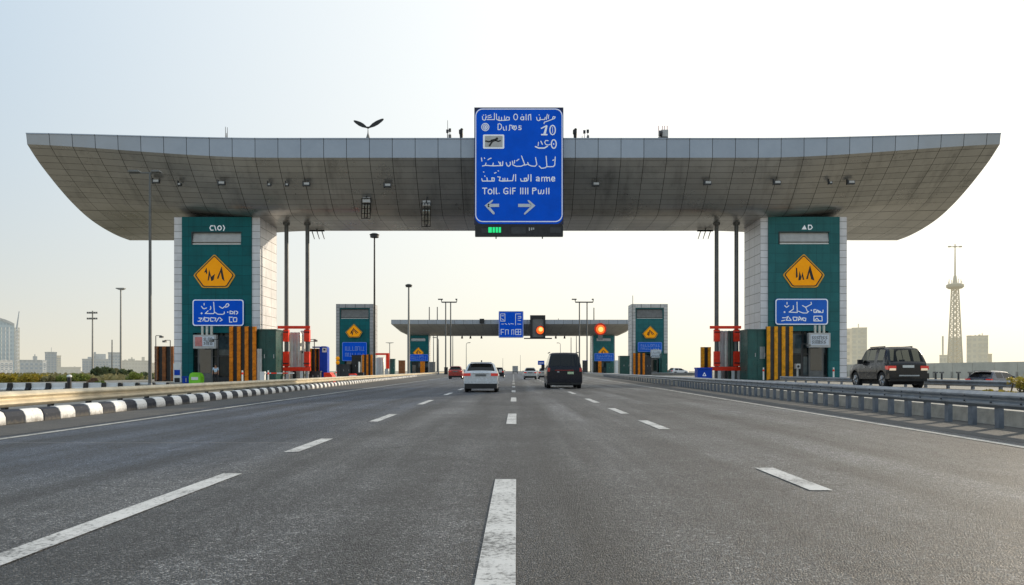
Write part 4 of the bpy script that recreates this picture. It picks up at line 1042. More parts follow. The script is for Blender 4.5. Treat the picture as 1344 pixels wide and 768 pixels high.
t = thing('notice_stand', 'white notice stand with blue panels at the left corner of the big left tower', 'notice stand', (PX(232.5,Y),Y,ZL))
g = MB(); g.prism(rrect(PX(227.5,Y),PX(237.5,Y),ZL,PZ(476,Y),.16), Y, Y+.12); g.build('board', M_wpaint, t)
g = MB(); g.box(PX(228.8,Y),PX(236.3,Y),Y-.02,Y-.003,PZ(492.5,Y),PZ(485.5,Y)); g.build('blue_panel', M_blue3, t)
g = MB(); g.box(PX(229,Y),PX(236,Y),Y-.02,Y-.003,PZ(502,Y),PZ(496,Y)); g.build('dark_panel', M_black, t)
t = cabinet(239.5, 247, 494, 68.5, ZL, M_blue3, 'small dark blue cabinet between notice stand and lime bin', dep=.6, doors=1)
Y = 68.6
t = thing('camera_post', 'short grey camera bollard in front of the right booth', 'bollard', (PX(1046.5,Y),Y,ZR))
MB().cyl((PX(1046.5,Y),Y,ZR),(PX(1046.5,Y),Y,PZ(484,Y)),.09,n=12).build('shaft', M_lgrey, t, smooth=True)
g = MB(); g.box(PX(1043.8,Y),PX(1049.2,Y),Y-.25,Y+.2,PZ(484,Y)+.002,PZ(477.5,Y)); bevel(g.build('head', M_lgrey, t), .05)
g = MB(); g.cyl((PX(1046.5,Y),Y-.29,PZ(481,Y)),(PX(1046.5,Y),Y-.252,PZ(481,Y)),.11,n=12); g.build('lens', M_black, t)

def cam_mast(px, Y, pytop, zb, label, s_=1):
    X, z = PX(px,Y), PZ(pytop,Y); t = thing('camera_mast', label, 'camera mast', (X,Y,zb))
    MB().cyl((X,Y,zb),(X,Y,z),.06,.045,n=8).build('shaft', M_dark, t, smooth=True)
    g = MB(); g.box(min(X,X+s_*.6), max(X,X+s_*.6), Y-.03, Y+.03, z, z+.06); g.build('arm', M_dark, t)
    g = MB(); g.box(X+s_*.6-.16, X+s_*.6+.16, Y-.2, Y+.15, z-.2, z-.003); bevel(g.build('camera', M_mid, t), .02)
cam_mast(406.3, 74.6, 446, ZL, 'thin dark camera mast right of the left red frame', 1)
cam_mast(412.6, 75.2, 448.5, ZL, 'thin camera mast over the short orange barrier, next to the blue machine', -1)
cam_mast(204.5, 80, 441, ZL, 'thin camera mast above the dark brown barrier at far left of the big tower', 1)
cam_mast(223.5, 80.5, 447, ZL, 'short thin camera mast at the right end of the dark brown barrier', -1)
cam_mast(286.5, 69.8, 446, ZL, 'pale rod with camera standing in front of the left booth glazing', -1)
cam_mast(1052, 69.4, 452, ZR, 'dark camera mast in front of the right booth glazing', 1)
for px, Yb, zb, lab in ((318,62,ZL,'first white delineator on the plaza before the left striped barrier'),(352,64,ZL,'white delineator on the plaza before the left green cabinet'),(441,98,ZL,'white delineator between the red crash cushion and the lone left tower'),(1094,64,ZR,'white delineator at the right corner of the big right tower'),(1002,66,ZR,'white delineator before the right green cabinet')):
    X = PX(px,Yb); t = thing('delineator', lab, 'delineator', (X,Yb,zb))
    MB().cyl((X,Yb,zb),(X,Yb,zb+1.15),.07,.06,n=10).build('shaft', M_wpaint, t, smooth=True)
    g = MB(); g.cyl((X,Yb,zb+.82),(X,Yb,zb+.98),.078,n=10); g.build('reflector_band', M_red, t)
    g = MB(); g.cyl((X,Yb,zb),(X,Yb,zb+.06),.2,.14,n=12); g.build('base', M_black, t)
t = thing('barrier_arm', 'raised-post barrier box with red white arm between the left booth and the red frame', 'barrier', (PX(345,67),67,ZL))
t['label'] = 'white barrier machine with red-banded boom lying before the left green cabinet'
X = PX(345,67)
g = MB(); g.box(X-.2,X+.2,66.8,67.2,ZL,ZL+1.05); bevel(g.build('cabinet', M_wpaint, t), .03)
for k in range(5):
    g = MB(); g.box(X+.24+k*.5,X+.24+k*.5+.497,66.96,67.04,ZL+.86,ZL+.96); g.build('boom', M_red if k % 2 else M_wpaint, t)
# lone towers and distant towers: kiosks at their feet
cabinet(445, 459, 478, 160, ZL, M_dark, 'dark low kiosk at the left foot of the lone left tower', dep=2.)
cabinet(461.5, 474, 466, 161.4, ZL, M_black, 'black tall panel cabinet left of the lone left tower barrier', dep=1.)
cabinet(490.5, 496.5, 470, 160, ZL, M_wpaint, 'white narrow cabinet right of the lone left tower', dep=1., doors=1)
pipe_bank([498,501.5], 160, ZL, 469, [M_lgrey, M_pipe], 'two grey pipes beside the white cabinet near the lone left tower', .5)
cabinet(512, 518, 471, 159, ZL, M_tealp2, 'green cabinet on the plaza right of the lone left tower', dep=1., doors=1)
t = thing('red_arch', 'red square arch on the plaza right of the lone left tower', 'arch', (PX(506,158),158,ZL))
g = MB(); Y = 158; g.box(PX(492,Y),PX(510.5,Y),Y,Y+.5,PZ(466,Y),PZ(463.5,Y)); g.build('top_bar', M_red, t)
g = MB(); g.box(PX(506.5,Y),PX(510.5,Y),Y,Y+.5,PZ(484,Y),PZ(466,Y)-.003); g.build('upright', M_red, t)
g = MB(); g.box(PX(505,Y),PX(509,Y),Y+.05,Y+.45,ZL,PZ(484,Y)-.003); g.build('foot', M_lgrey, t)
cabinet(813.5, 826.5, 467, 160, ZR, M_tealp, 'wide green kiosk left of the lone right tower', dep=2.5)
cabinet(847, 855, 468, 162, ZR, M_dark, 'dark booth panel between barrier and notice board, lone right tower', dep=1.)
cabinet(868.5, 876, 464, 161, ZR, M_tealp2, 'narrow green kiosk at the right foot of the lone right tower', dep=2., doors=1)
cabinet(796, 805, 476, 303, ZR, M_tealp2, 'green kiosk at the foot of the distant right tower', dep=2.)
cabinet(563.5, 571, 475, 303, ZL, M_mid, 'grey kiosk right of the distant left tower', dep=2.)
cabinet(523, 531, 473, 300, ZL, M_brown, 'brown kiosk left of the distant left tower', dep=2.)
cabinet(807.5, 813, 473, 300, ZR, M_wpaint, 'pale narrow kiosk right of the distant right tower', dep=2., doors=1)
cabinet(583, 587.5, 482, 250, ZL, M_black, 'black cabinet on the plaza edge behind the red car', dep=1.5, doors=1)
t = cabinet(765, 771.5, 473, 280, ZR, M_dark, 'dark booth with blue top at the right road edge, far off', dep=2., doors=1, trim=M_blue3)
# yellow black beacon by lone tower
Y = 159.
t = thing('beacon_post', 'black beacon post with two yellow lamps left of the lone tower', 'beacon', (PX(443.5,Y),Y,ZL))
MB().cyl((PX(443.5,Y),Y,ZL),(PX(443.5,Y),Y,PZ(468,Y)),.2,n=8).build('shaft', M_black, t)
for q in (470.5, 476): disc(PX(443.5,Y), PZ(q,Y), .42, Y-.22, M_amber, 'lamp', t, 12, .2)
Y = 140.
t = thing('marker_post', 'white marker post with black base on the kerb in front of the lone left tower', 'marker post', (PX(471.5,Y),Y,ZL))
MB().cyl((PX(471.5,Y),Y,.9),(PX(471.5,Y),Y,PZ(475,Y)),.16,n=10).build('shaft', M_wpaint, t)
g = MB(); g.box(PX(468.5,Y),PX(477,Y),Y,Y+.6,ZL,.9); g.build('base', M_black, t)

# ------------------------------------------------------------------ canopy fittings
def flood(px, py, label, w_=.55, h_=.34, two=False, panel=False):
    P = C1.at(px, py); n = Vector((0,-.72,-.69)); P = P+n*.02
    t = thing('floodlight', label, 'floodlight', P)
    g = MB(); g.box(P.x-w_/2, P.x+w_/2, P.y-.42, P.y-.16, P.z-.42, P.z-.42+h_); bevel(g.build('housing', M_dark, t), .03)
    g = MB(); g.box(P.x-w_/2+.16*w_, P.x+w_/2-.05, P.y-.44, P.y-.422, P.z-.42+h_*.3, P.z-.45+h_); g.build('lens', M_lgrey, t)
    g = MB(); g.box(P.x-.05, P.x+.05, P.y-.158, P.y+.12, P.z-.3, P.z-.2); g.box(P.x-w_/2-.04, P.x-w_/2-.005, P.y-.4, P.y-.1, P.z-.45, P.z+.05); g.build('bracket', M_dark, t)
for px, py, lab in ((207,236,'floodlight on the soffit right of the tall lamp post at the left'),(237,238,'small dark floodlight left of the soffit above the big left tower'),(292,238,'floodlight on the soffit above the big left tower'),
        (356,238.5,'small floodlight right of the big left tower, left of a brighter one'),(378,238.5,'small floodlight middle of three right of the big left tower'),(404,239.5,'floodlight on the soffit above the left canopy posts'),(510,240,'floodlight on the soffit between the lamp cages and the overhead sign'),
        (782,238.5,'floodlight on the soffit just right of the overhead sign'),(928,237.5,'floodlight on the soffit above the right canopy posts'),(1018,237,'floodlight on the soffit above the big right tower'),(1088,236.5,'small dark floodlight right of the big right tower'),(1115,236,'outermost floodlight on the right part of the soffit')):
    small = 'small' in lab
    flood(px, py, lab, .28 if small else .62, .22 if small else .32)
def cage(px, y0, y1, label):
    A = C1.at(px, y0); B = C1.at(px, y1); off = Vector((0,-.3,-.26))*(1.0 if y1 < 287 else 2.6); 
    t = thing('lamp_cage', label, 'lamp', A)
    g = MB()
    for dx in (-.4, -.13, .13, .4): g.cyl(A+off+Vector((dx,0,0)), B+off+Vector((dx,0,0)), .035, n=6)
    for q in (0,.25,.5,.75,1): 
        c = A.lerp(B,q)+off; g.cyl(c+Vector((-.42,0,0)), c+Vector((.42,0,0)), .035, n=6)
    g.build('cage_bars', M_black, t)
    g = MB(); a = A+off*.6; c = A.lerp(B,.32)+off*.6
    g.box(a.x-.34, a.x+.34, a.y-.05, a.y+.2, c.z, a.z); bevel(g.build('housing', M_lgrey, t), .04)
    for dx in (-.25, 0, .25):
        g = MB(); g.cyl(A.lerp(B,.36)+off*.8+Vector((dx,0,0)), A.lerp(B,.92)+off*.8+Vector((dx,0,0)), .085, n=10); g.build('tube_lamp', M_pipe, t, smooth=True)
    g = MB(); g.cyl(A+Vector((0,.1,.1)), A+off, .05, n=6); g.cyl(B+Vector((0,.1,.1)), B+off, .05, n=6); g.build('bracket', M_dark, t)
cage(481, 258, 284, 'tall caged tube lamp hanging on the soffit, left of the pair')
cage(561, 259, 290, 'tall caged tube lamp hanging on the soffit, right of the pair nearer the sign')
def prongs(px, label, flip, Yp):
    X = PX(px, Yp); z = PZ(303.5, Yp)
    t = thing('antenna_bracket', label, 'antenna bracket', (X,Yp,z))
    g = MB(); g.box(X-.85, X+.75, Yp-.1, Yp+.1, z-.02, z+.14); g.cyl((X,Yp,z+.14),(X,Yp,z+.95),.06,n=8); g.build('arm', M_black, t)
    for k in (-.5, 0, .5):
        g = MB(); g.cyl((X+k,Yp,z), (X+k+flip*.28,Yp-.1,z-.82), .05, .035, n=8); g.build('prong', M_black, t)
prongs(416, 'three dark prongs hanging under the canopy by the left posts', 1, 77.2)
prongs(926, 'three dark prongs hanging under the canopy by the right posts', -1, 77.2)
# roof-top things: stand on the front coping of the canopy
def roof_z(px): return C1.sec(PX(px,66.9))[0][1]+.09
t = thing('wing_finial', 'two dark wing blades in a V on a cone on the canopy roof', 'finial', (PX(483,67),67,roof_z(483)))
X, z = PX(483,67), roof_z(483)
MB().lathe((X,67,0),[(0.001,z-.02),(.22,z-.02),(.05,z+.55),(.02,z+1.0),(0.001,z+1.0)],12).build('cone', M_mid, t, smooth=True)
MB().lathe((X,67,0),[(.001,z+.92),(.1,z+.98),(.12,z+1.04),(.1,z+1.1),(.001,z+1.15)],10).build('hub', M_black, t, smooth=True)
for s_, tip, up_ in ((-1,(464.2,158.6),0),(1,(503.5,156.2),0)):
    g = MB(); a = Vector((X+s_*.08, z+1.04)); b = Vector((PX(tip[0],67), PZ(tip[1],67))); d = (b-a); n = Vector((-d.y,d.x)).normalized()
    prof = [(0,.05),(.12,.09),(.3,.16),(.55,.18),(.8,.13),(.94,.08),(1.,.02)]
    up_p = [a+d*q+n*h for q, h in prof]; lo = [a+d*q-n*h for q, h in prof]
    P = [(p.x,p.y) for p in lo]+[(p.x,p.y) for p in up_p[::-1]]
    if s_ < 0: P = P[::-1]
    g.prism(P, 66.96, 67.04); bevel(g.build('wing_blade', M_black, t), .02)
def roof_cam(px, label, h=.95):
    X, z = PX(px,66.9), roof_z(px); t = thing('roof_camera', label, 'camera', (X,66.9,z))
    g = MB(); g.cyl((X,66.9,z-.03),(X,66.9,z+h*.5),.13,.17,n=10); g.build('pedestal', M_black, t, smooth=True)
    g = MB(); g.box(X-.2,X+.12,66.7,67.1,z+h*.5,z+h*.82); bevel(g.build('housing', M_black, t), .05)
    g = MB(); g.lathe((X+.03,66.9,0),[(.001,z+h*.82),(.13,z+h*.84),(.14,z+h*.92),(.06,z+h),(.001,z+h)],10); g.build('dome', M_black, t, smooth=True)
roof_cam(605.5, 'black camera on the canopy roof just left of the overhead sign')
roof_cam(755, 'black camera on the canopy roof just right of the overhead sign')
def roof_ant(px, hts, label, box):
    X, z = PX(px,66.9), roof_z(px); t = thing('roof_antenna', label, 'antenna', (X,66.9,z))
    for k, (dx, h, knob) in enumerate(hts):
        g = MB(); g.cyl((X+dx,66.9,z-.03),(X+dx,66.9,z+h),.03,.02,n=6); 
        if knob: g.box(X+dx-.1,X+dx+.1,66.82,66.98,z+h-.05,z+h+.22)
        g.build('mast', M_dark, t)
    if box: g = MB(); g.box(X+box[0],X+box[1],66.7,67.1,z-.02,z+box[2]); bevel(g.build('housing', M_mid, t), .03)
roof_ant(589, [(-.1,1.65,0),(.1,.7,1),(-.12,.6,1)], 'thin aerial with small boxes on the canopy roof left of the black camera', (-.02,.22,.35))
roof_ant(767, [(-.2,.3,0),(0,.55,1),(.3,.6,1)], 'three short knobbed aerials on the canopy roof right of the sign', (.22,.4,.28))
roof_ant(296, [(0,1.05,0),(.16,1.0,0),(.08,.5,0)], 'thin twin aerial alone on the left part of the canopy roof', None)
X, z = PX(869,67.), roof_z(869)
t = thing('roof_unit', 'grey equipment unit with four aerials on the right canopy roof', 'equipment', (X,67,z))
g = MB(); g.box(X-.1,X+.5,66.8,67.3,z+.2,z+.8); bevel(g.build('housing', M_lgrey, t), .04)
g = MB(); g.cyl((X-.32,66.8,z+.45),(X-.05,66.8,z+.45),.27,n=16); g.build('drum', M_dark, t, smooth=True)
g = MB(); g.box(X-.35,X+.5,66.85,67.2,z-.02,z+.17); g.build('skid', M_mid, t)
for dx in (-.3,.02,.2,.45):
    g = MB(); g.cyl((X+dx,67,z+.6),(X+dx,67,z+1.2),.03,n=6); g.build('aerial', M_pink, t)

# ------------------------------------------------------------------ poles and lamps
def pole(px, Y, pytop, zb, label, style, r=.11, m=None, arm=None):
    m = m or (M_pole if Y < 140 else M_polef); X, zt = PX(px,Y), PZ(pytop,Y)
    nm = {'T':'lamp_post','disc':'lamp_post','flat':'lamp_post','multi':'floodlight_mast','arm':'street_lamp','plain':'mast','twin':'camera_gantry'}[style]
    t = thing(nm, label, nm.replace('_',' '), (X,Y,zb))
    MB().cyl((X,Y,zb),(X,Y,zt),r,r*.62,n=14).build('shaft', m, t, smooth=True)
    g = MB(); g.cyl((X,Y,zb-.02),(X,Y,zb+.08),r*2.3,n=12); g.cyl((X,Y,zb+.08),(X,Y,zb+.6),r*1.4,r*1.1,n=12); g.build('base', M_galvd, t)
    k = Y/1000.
    if style == 'T':
        g = MB(); g.box(X-27*k, X+14*k, Y-.08, Y+.08, zt, zt+.09); g.build('cross_arm', m, t)
        for a, b in ((-28,-12),(2,15)):
            g = MB(); g.prism([(X+a*k,zt+.09),(X+b*k,zt+.09),(X+b*k-.15,zt+.24),(X+a*k+.15,zt+.24)], Y-.28, Y+.28); bevel(g.build('lamp_head', M_mid, t), .03)
    elif style == 'disc':
        r0 = arm or .55
        MB().lathe((X,Y,0),[(.001,zt-.25*r0),(r0*.35,zt-.3*r0),(r0,zt+.05),(r0*1.0,zt+.18*r0),(r0*.5,zt+.42*r0),(.001,zt+.5*r0)],18).build('lamp_head', M_poled, t, smooth=True)
        MB().lathe((X,Y,0),[(r0*.62,zt-.05),(r0*.62,zt-.28*r0-.1),(r0*.86,zt-.28*r0-.1),(r0*.9,zt-.02)],18).build('lamp_ring', M_dark, t, smooth=True)
    elif style == 'flat':
        r0 = arm or .8
        g = MB(); g.prism([(X-r0,zt),(X-r0*.3,zt-.25),(X+r0*.3,zt-.25),(X+r0,zt),(X+r0*.9,zt+.14),(X-r0*.9,zt+.14)], Y-.4, Y+.4); bevel(g.build('lamp_head', m, t), .04)
    elif style == 'multi':
        for j, zz in enumerate((zt-.6, zt-1.45-.6*(Y>160))):
            g = MB(); g.box(X-1.1, X+1.1, Y-.06, Y+.06, zz, zz+.1); rl = g.build('cross_arm', m, t)
            for q in range(5):
                g = MB(); xx = X-1.1+q*.55; g.box(xx-.2, xx+.2, Y-.3, Y-.07, zz-.12, zz+.32); bevel(g.build('lamp_head', M_mid, t), .04)
    elif style == 'arm':
        d = arm
        g = MB(); pts = [Vector((X,Y,zt)), Vector((X+d*.25,Y,zt+abs(d)*.45)), Vector((X+d*.7,Y,zt+abs(d)*.62)), Vector((X+d,Y,zt+abs(d)*.6))]
        for p, q in zip(pts, pts[1:]): g.cyl(p, q, r*.6, n=8)
        g.build('arm', m, t, smooth=True)
        g = MB(); p = pts[-1]; g.prism([(p.x-.1*abs(d),p.z-.16),(p.x+.6*d,p.z-.02),(p.x+.6*d,p.z+.12),(p.x-.1*abs(d),p.z+.1)] if d > 0 else [(p.x+.6*d,p.z-.02),(p.x+.1*abs(d),p.z-.16),(p.x+.1*abs(d),p.z+.1),(p.x+.6*d,p.z+.12)], Y-.3, Y+.3); g.build('lamp_head', M_poled, t)
    return t
pole(197, 60, 228, -.4, 'tall grey lamp post with T head in front of the canopy on the left', 'T', .145)
pole(491.5, 96, 309, ZL, 'slim dark lamp post with disc head reaching the canopy edge', 'disc', .15, M_poled, .62)
pole(536.5, 200, 375, ZL, 'grey lamp post with small disc head rising behind the second canopy', 'disc', .34, None, .95)
pole(158.5, 150, 379, -.4, 'lone pale lamp post with flat head, left of the towers', 'flat', .21, None, .85)
pole(121.5, 190, 408, -.4, 'floodlight mast with two rows of lamps over the shrubs on the left', 'multi', .24)
pole(612, 260, 452, -.4, 'single-arm street lamp beneath the second canopy, left of the white car', 'arm', .14, None, .9)
pole(735.5, 300, 452, ZR, 'single-arm street lamp beneath the second canopy, above the black van', 'arm', .14, None, -.9)
pole(575.5, 250, 446, ZL, 'grey curved lamp pole right of the distant left tower', 'arm', .2, None, -1.2)
for px, Yp, top, z, lab in ((563.5,330,403,ZL,'thin mast poking above the second canopy, leftmost'),(574,330,403,ZL,'thin mast poking above the second canopy, beside the left gantry'),(779.5,330,404,ZR,'thin mast poking above the second canopy, right of the right gantry'),
      (830.5,160,388,ZR,'thin pale mast against the lone right tower'),(569,296,441,ZL,'slender pole below the second canopy close to the distant left tower'),(594.3,296,441,ZL,'slender pole below the second canopy right of the left gantry'),
      (749.5,296,443,ZR,'slender pole below the second canopy right of the black van'),(756.5,296,441,ZR,'second slender pole right of the black van below the canopy'),(775,296,441,ZR,'slender pole close to the distant right tower'),
      (660,700,470,-.4,'faint far mast on the horizon left of the road axis'),(683,800,466,-.4,'faint far mast on the horizon right of the road axis'),(147,220,446,-.4,'thin antenna mast on the left between two lamp posts'),(732.8,306,418,16.,'short aerial on top of the second canopy')):
    pole(px, Yp, top, z, lab, 'plain', .10 if Yp < 200 else .34 if top < 420 and Yp == 330 else .2, M_pole)
pole(511.5, 400, 450, -.4, 'far twin lamp pole seen right of the lone left tower', 'flat', .3, None, 2.2)
def gantry(pa, pb, Y, top, zb, label):
    XA, XB, z = PX(pa,Y), PX(pb,Y), PZ(top,Y); k = Y/1000
    t = thing('camera_gantry', label, 'camera gantry', ((XA+XB)/2,Y,zb))
    for X in (XA, XB): MB().cyl((X,Y,zb),(X,Y,z),.27,.22,n=12).build('post', M_pole, t, smooth=True)
    L, Rr = XA-5.5*k, XB+8*k
    g = MB(); g.box(L, Rr, Y-.15, Y+.15, z, z+.45); g.build('cross_arm', M_dark, t)
    for X, s_ in ((L,-1),(Rr,1)):
        g = MB(); g.box(X-.15, X+.15, Y-.15, Y+.15, z+.453, z+1.1); g.box(min(X,X-s_*-.2)-.9*(s_<0)-.3*(s_>0)-.2, X+.3*(s_<0)+.2, Y-.35, Y+.35, z+1.103, z+1.5); g.build('camera', M_dark, t)
gantry(585, 591.5, 285, 397.5, ZL, 'two-post camera gantry standing left before the second canopy')
gantry(760.5, 770.5, 285, 397.5, ZR, 'two-post camera gantry standing right before the second canopy')
t = thing('direction_sign', 'tiny far blue sign on a thin pole between the cars', 'road sign', (PX(710.5,330),330,0))
g = MB(); g.box(PX(706,330),PX(714.5,330),330,330.3,PZ(479,330),PZ(473.5,330)); g.build('panel', M_blue, t)
g = MB(); g.box(PX(707.2,330),PX(713.2,330),329.95,329.99,PZ(477,330),PZ(476,330)); g.build('lettering', M_letter, t)
g = MB(); g.cyl((PX(712,330),330.5,0),(PX(712,330),330.5,PZ(473.5,330)),.15,n=8); g.build('shaft', M_pole, t)

# ------------------------------------------------------------------ vehicles
def lerp_tab(tab, x):
    if x <= tab[0][0]: return tab[0][1]
    for (a, p), (b, q) in zip(tab, tab[1:]):
        if x <= b: return p+(q-p)*(x-a)/(b-a)
    return tab[-1][1]
def car(name, label, cat, loc, L, Wd, H, spec, paint, rz=0., fine=.06, group=None):
    """lofted body, rear end at local y=0; windows are cut from the same skin"""
    t = thing(name, label, cat, loc, group, rz)
    hw = Wd/2; wr = spec.get('wr', .33); wy = spec['wheels']; T = spec['top']; B = spec['belt']
    plan = spec.get('plan', [(0,.93),(.05,.97),(.2,1.),(L-.6,1.),(L-.2,.93),(L,.78)])
    tum = spec.get('tumble', .22); zb0 = spec.get('zb', .22)
    cuts = set([0., L])
    for r_ in spec['rearwin']+spec['front']: cuts.add(r_)
    for a, b in spec['side']: cuts.add(a); cuts.add(b)
    y = 0.
    while y < L: cuts.add(round(y,3)); y += fine
    for q in (.02,.05,.1): cuts.add(q)
    st = sorted(cuts)
    def sec(y):
        w_ = hw*lerp_tab(plan, y); top = lerp_tab(T, y); bl = min(lerp_tab(B, y), top-.02)
        zb = zb0
        for c in wy:
            d = abs(y-c)
            if d < wr+.06: zb = max(zb, wr+math.sqrt((wr+.06)**2-d*d))
        zm = max(zb+.03, .52*bl+.1)
        gh = max(0, top-bl); xs = w_*.965-tum*gh
        r2 = min(.07, gh*.4+.012)
        return [(0,zb),(w_*.6,zb),(w_*.93,zb),(w_*.975,zb+.03),(w_,zm),(w_*.992,bl-.05*(bl>zm+.1)),(w_*.965,bl),(w_*.965-tum*gh*.08,bl+gh*.08),(w_*.965-tum*gh*.86,bl+gh*.86),(xs-.02,top-r2*.55),(xs-.02-r2,top-.006),(xs*.55,top+.012),(0,top+.02)]
    S = [sec(y) for y in st]
    body = MB(); wins = {}
    def put(key, q):
        (body if key is None else wins.setdefault(key, MB())).quad(q)
    rw, fw = spec['rearwin'], spec['front']
    for i in range(len(st)-1):
        ya, yb_ = st[i], st[i+1]; ym = (ya+yb_)/2
        for j in range(12):
            for sx in (-1, 1):
                a, b, c, d = S[i][j], S[i][j+1], S[i+1][j+1], S[i+1][j]
                q = [(sx*a[0],ya-L/2,a[1]),(sx*b[0],ya-L/2,b[1]),(sx*c[0],yb_-L/2,c[1]),(sx*d[0],yb_-L/2,d[1])]
                if sx > 0: q = q[::-1]
                key = None
                if j in (10, 11):
                    if rw[0] <= ym <= rw[1]: key = 'rear_window'
                    elif fw[0] <= ym <= fw[1]: key = 'windscreen'
                if j == 7:
                    for k, (p, r_) in enumerate(spec['side']):
                        if p <= ym <= r_: key = ('side_window', sx, k)
                put(key, q)
    for i, flip in ((0, False), (len(st)-1, True)):
        P = [(x, st[i]-L/2, z) for x, z in S[i]]+[(-x, st[i]-L/2, z) for x, z in S[i][-2:0:-1]]
        body.quad(P if flip else P[::-1])
    bo = body.build('body', paint, t, smooth=True, local=True)
    for key, mbk in wins.items():
        mbk.build(key if isinstance(key, str) else key[0], spec.get('glass', M_tint), t, smooth=True, local=True)
    # wheels
    ww = spec.get('ww', .21)
    for c in wy:
        for sx in (-1, 1):
            g = MB(); X = sx*(hw-ww/2-.03); yc = c-L/2
            for (x0_, x1_, r0, r1) in ((-ww/2,-ww/2+.03,wr*.9,wr),(-ww/2+.03,ww/2-.03,wr,wr),(ww/2-.03,ww/2,wr,wr*.9)):
                g.cyl((X+x0_,yc,wr),(X+x1_,yc,wr),r0,r1,n=24,caps=False)
            for e in (-ww/2, ww/2): g.cyl((X+e,yc,wr),(X+e*.86,yc,wr),wr*.9,wr*.62,n=24,caps=False)
            wl = g.build('wheel', M_tyre, t, smooth=True, local=True)
            g = MB(); g.cyl((X-ww*.43,yc,wr),(X+ww*.43,yc,wr),wr*.62,n=20)
            for q in range(5):
                a = q*2*math.pi/5; dv = Vector((0,math.cos(a),math.sin(a)))
                g.cyl(Vector((X+sx*ww*.44,yc,wr))+dv*.05, Vector((X+sx*ww*.44,yc,wr))+dv*wr*.58, .05, .035, n=6)
            g.build('rim', M_rim, wl, smooth=True, local=True)
    g = MB(); g.box(-hw*.8, hw*.8, -L/2+.15, L/2-.3, .2, zb0+.02); g.build('underbody', M_under, t, local=True)
    y0 = -L/2
    def bx_(nm, x0_, x1_, ya, yb2, z0, z1, m, bv=.015, par=None):
        g = MB(); g.box(x0_, x1_, y0+ya, y0+yb2, z0, z1); o = g.build(nm, m, par or t, local=True); bevel(o, bv); return o
    for e in spec['extras']:
        nm, x0_, x1_, ya, yb2, z0, z1, m = e[:8]
        if len(e) > 8 and e[8] == 'mirror':
            bx_(nm, x0_, x1_, ya, yb2, z0, z1, m); bx_(nm, -x1_, -x0_, ya, yb2, z0, z1, m)
        else: bx_(nm, x0_, x1_, ya, yb2, z0, z1, m)
    return t
P_white = mat('paint_white', (.58, .60, .62), .25, .15, var=.03, coat=.6)
P_silver = mat('paint_silver', (.42, .42, .42), .3, .4, var=.03, coat=.5)
P_black = mat('paint_black', (.005, .006, .014), .30, 0., var=.05, coat=.12, spec=.3)
P_dark = mat('paint_dark_grey', (.012, .0115, .0135), .30, .1, var=.05, coat=.25, spec=.4)
P_red = mat('paint_red', (.40, .03, .022), .28, 0., var=.05, coat=.5)
P_blue = mat('paint_blue', (.012, .025, .055), .3, .2, var=.05, coat=.5)
def hatch(L, W, H, plate=True, lights=None, roofant=False):
    hw = W/2
    ex = [('bumper', -hw*.95, hw*.95, -.06, .2, .47, .62, None), ('lower_bumper', -hw*.93, hw*.93, -.05, .2, .20, .48, M_black),
          ('tail_light', hw*.58, hw*.985, -.02, .2, H*.545, H*.635, M_tail, 'mirror'),
          ('mirror', hw*.98, hw*1.16, L*.60, L*.60+.1, H*.66, H*.76, None, 'mirror'),
          ('exhaust', hw*.55, hw*.68, -.03, .1, .2, .27, M_rim, 'mirror')]
    if plate: ex.append(('number_plate', -.29, .29, -.022, .03, H*.535, H*.60, M_mid)); ex.append(('boot_trim', -.42, .42, -.016, .02, H*.61, H*.63, M_rim))
    if roofant: ex.append(('roof_aerial', -.03, .03, .95, 1.1, H+.0, H+.12, M_black))
    ex.append(('rear_spoiler', -hw*.60, hw*.60, .40, .62, H-.035, H+.012, None))
    return dict(tumble=.40, glass=M_tintd, wheels=(.85, L-.88), top=[(0,H*.64),(.03,H*.665),(.10,H*.68),(.16,H*.70),(.62,H*.965),(.95,H*.995),(1.7,H),(2.35,H*.97),(3.15,H*.70),(3.5,H*.66),(L-.3,H*.56),(L,H*.45)],
        belt=[(0,H*.60),(.5,H*.635),(3.1,H*.615),(L,H*.44)], rearwin=[.18,.60], front=[2.38,3.12], side=[(.75,1.55),(1.63,2.9)], extras=ex)
def fix(spec, paint):
    spec['extras'] = [tuple(paint if v is None else v for v in e) for e in spec['extras']]; return spec
sp_ = fix(hatch(4.3, 1.88, 1.62, roofant=True), P_white)
car('white_car', 'white hatchback driving away in the lane left of the middle line', 'car', (-1.76, 43.1, 0), 4.3, 1.88, 1.62, sp_, P_white)
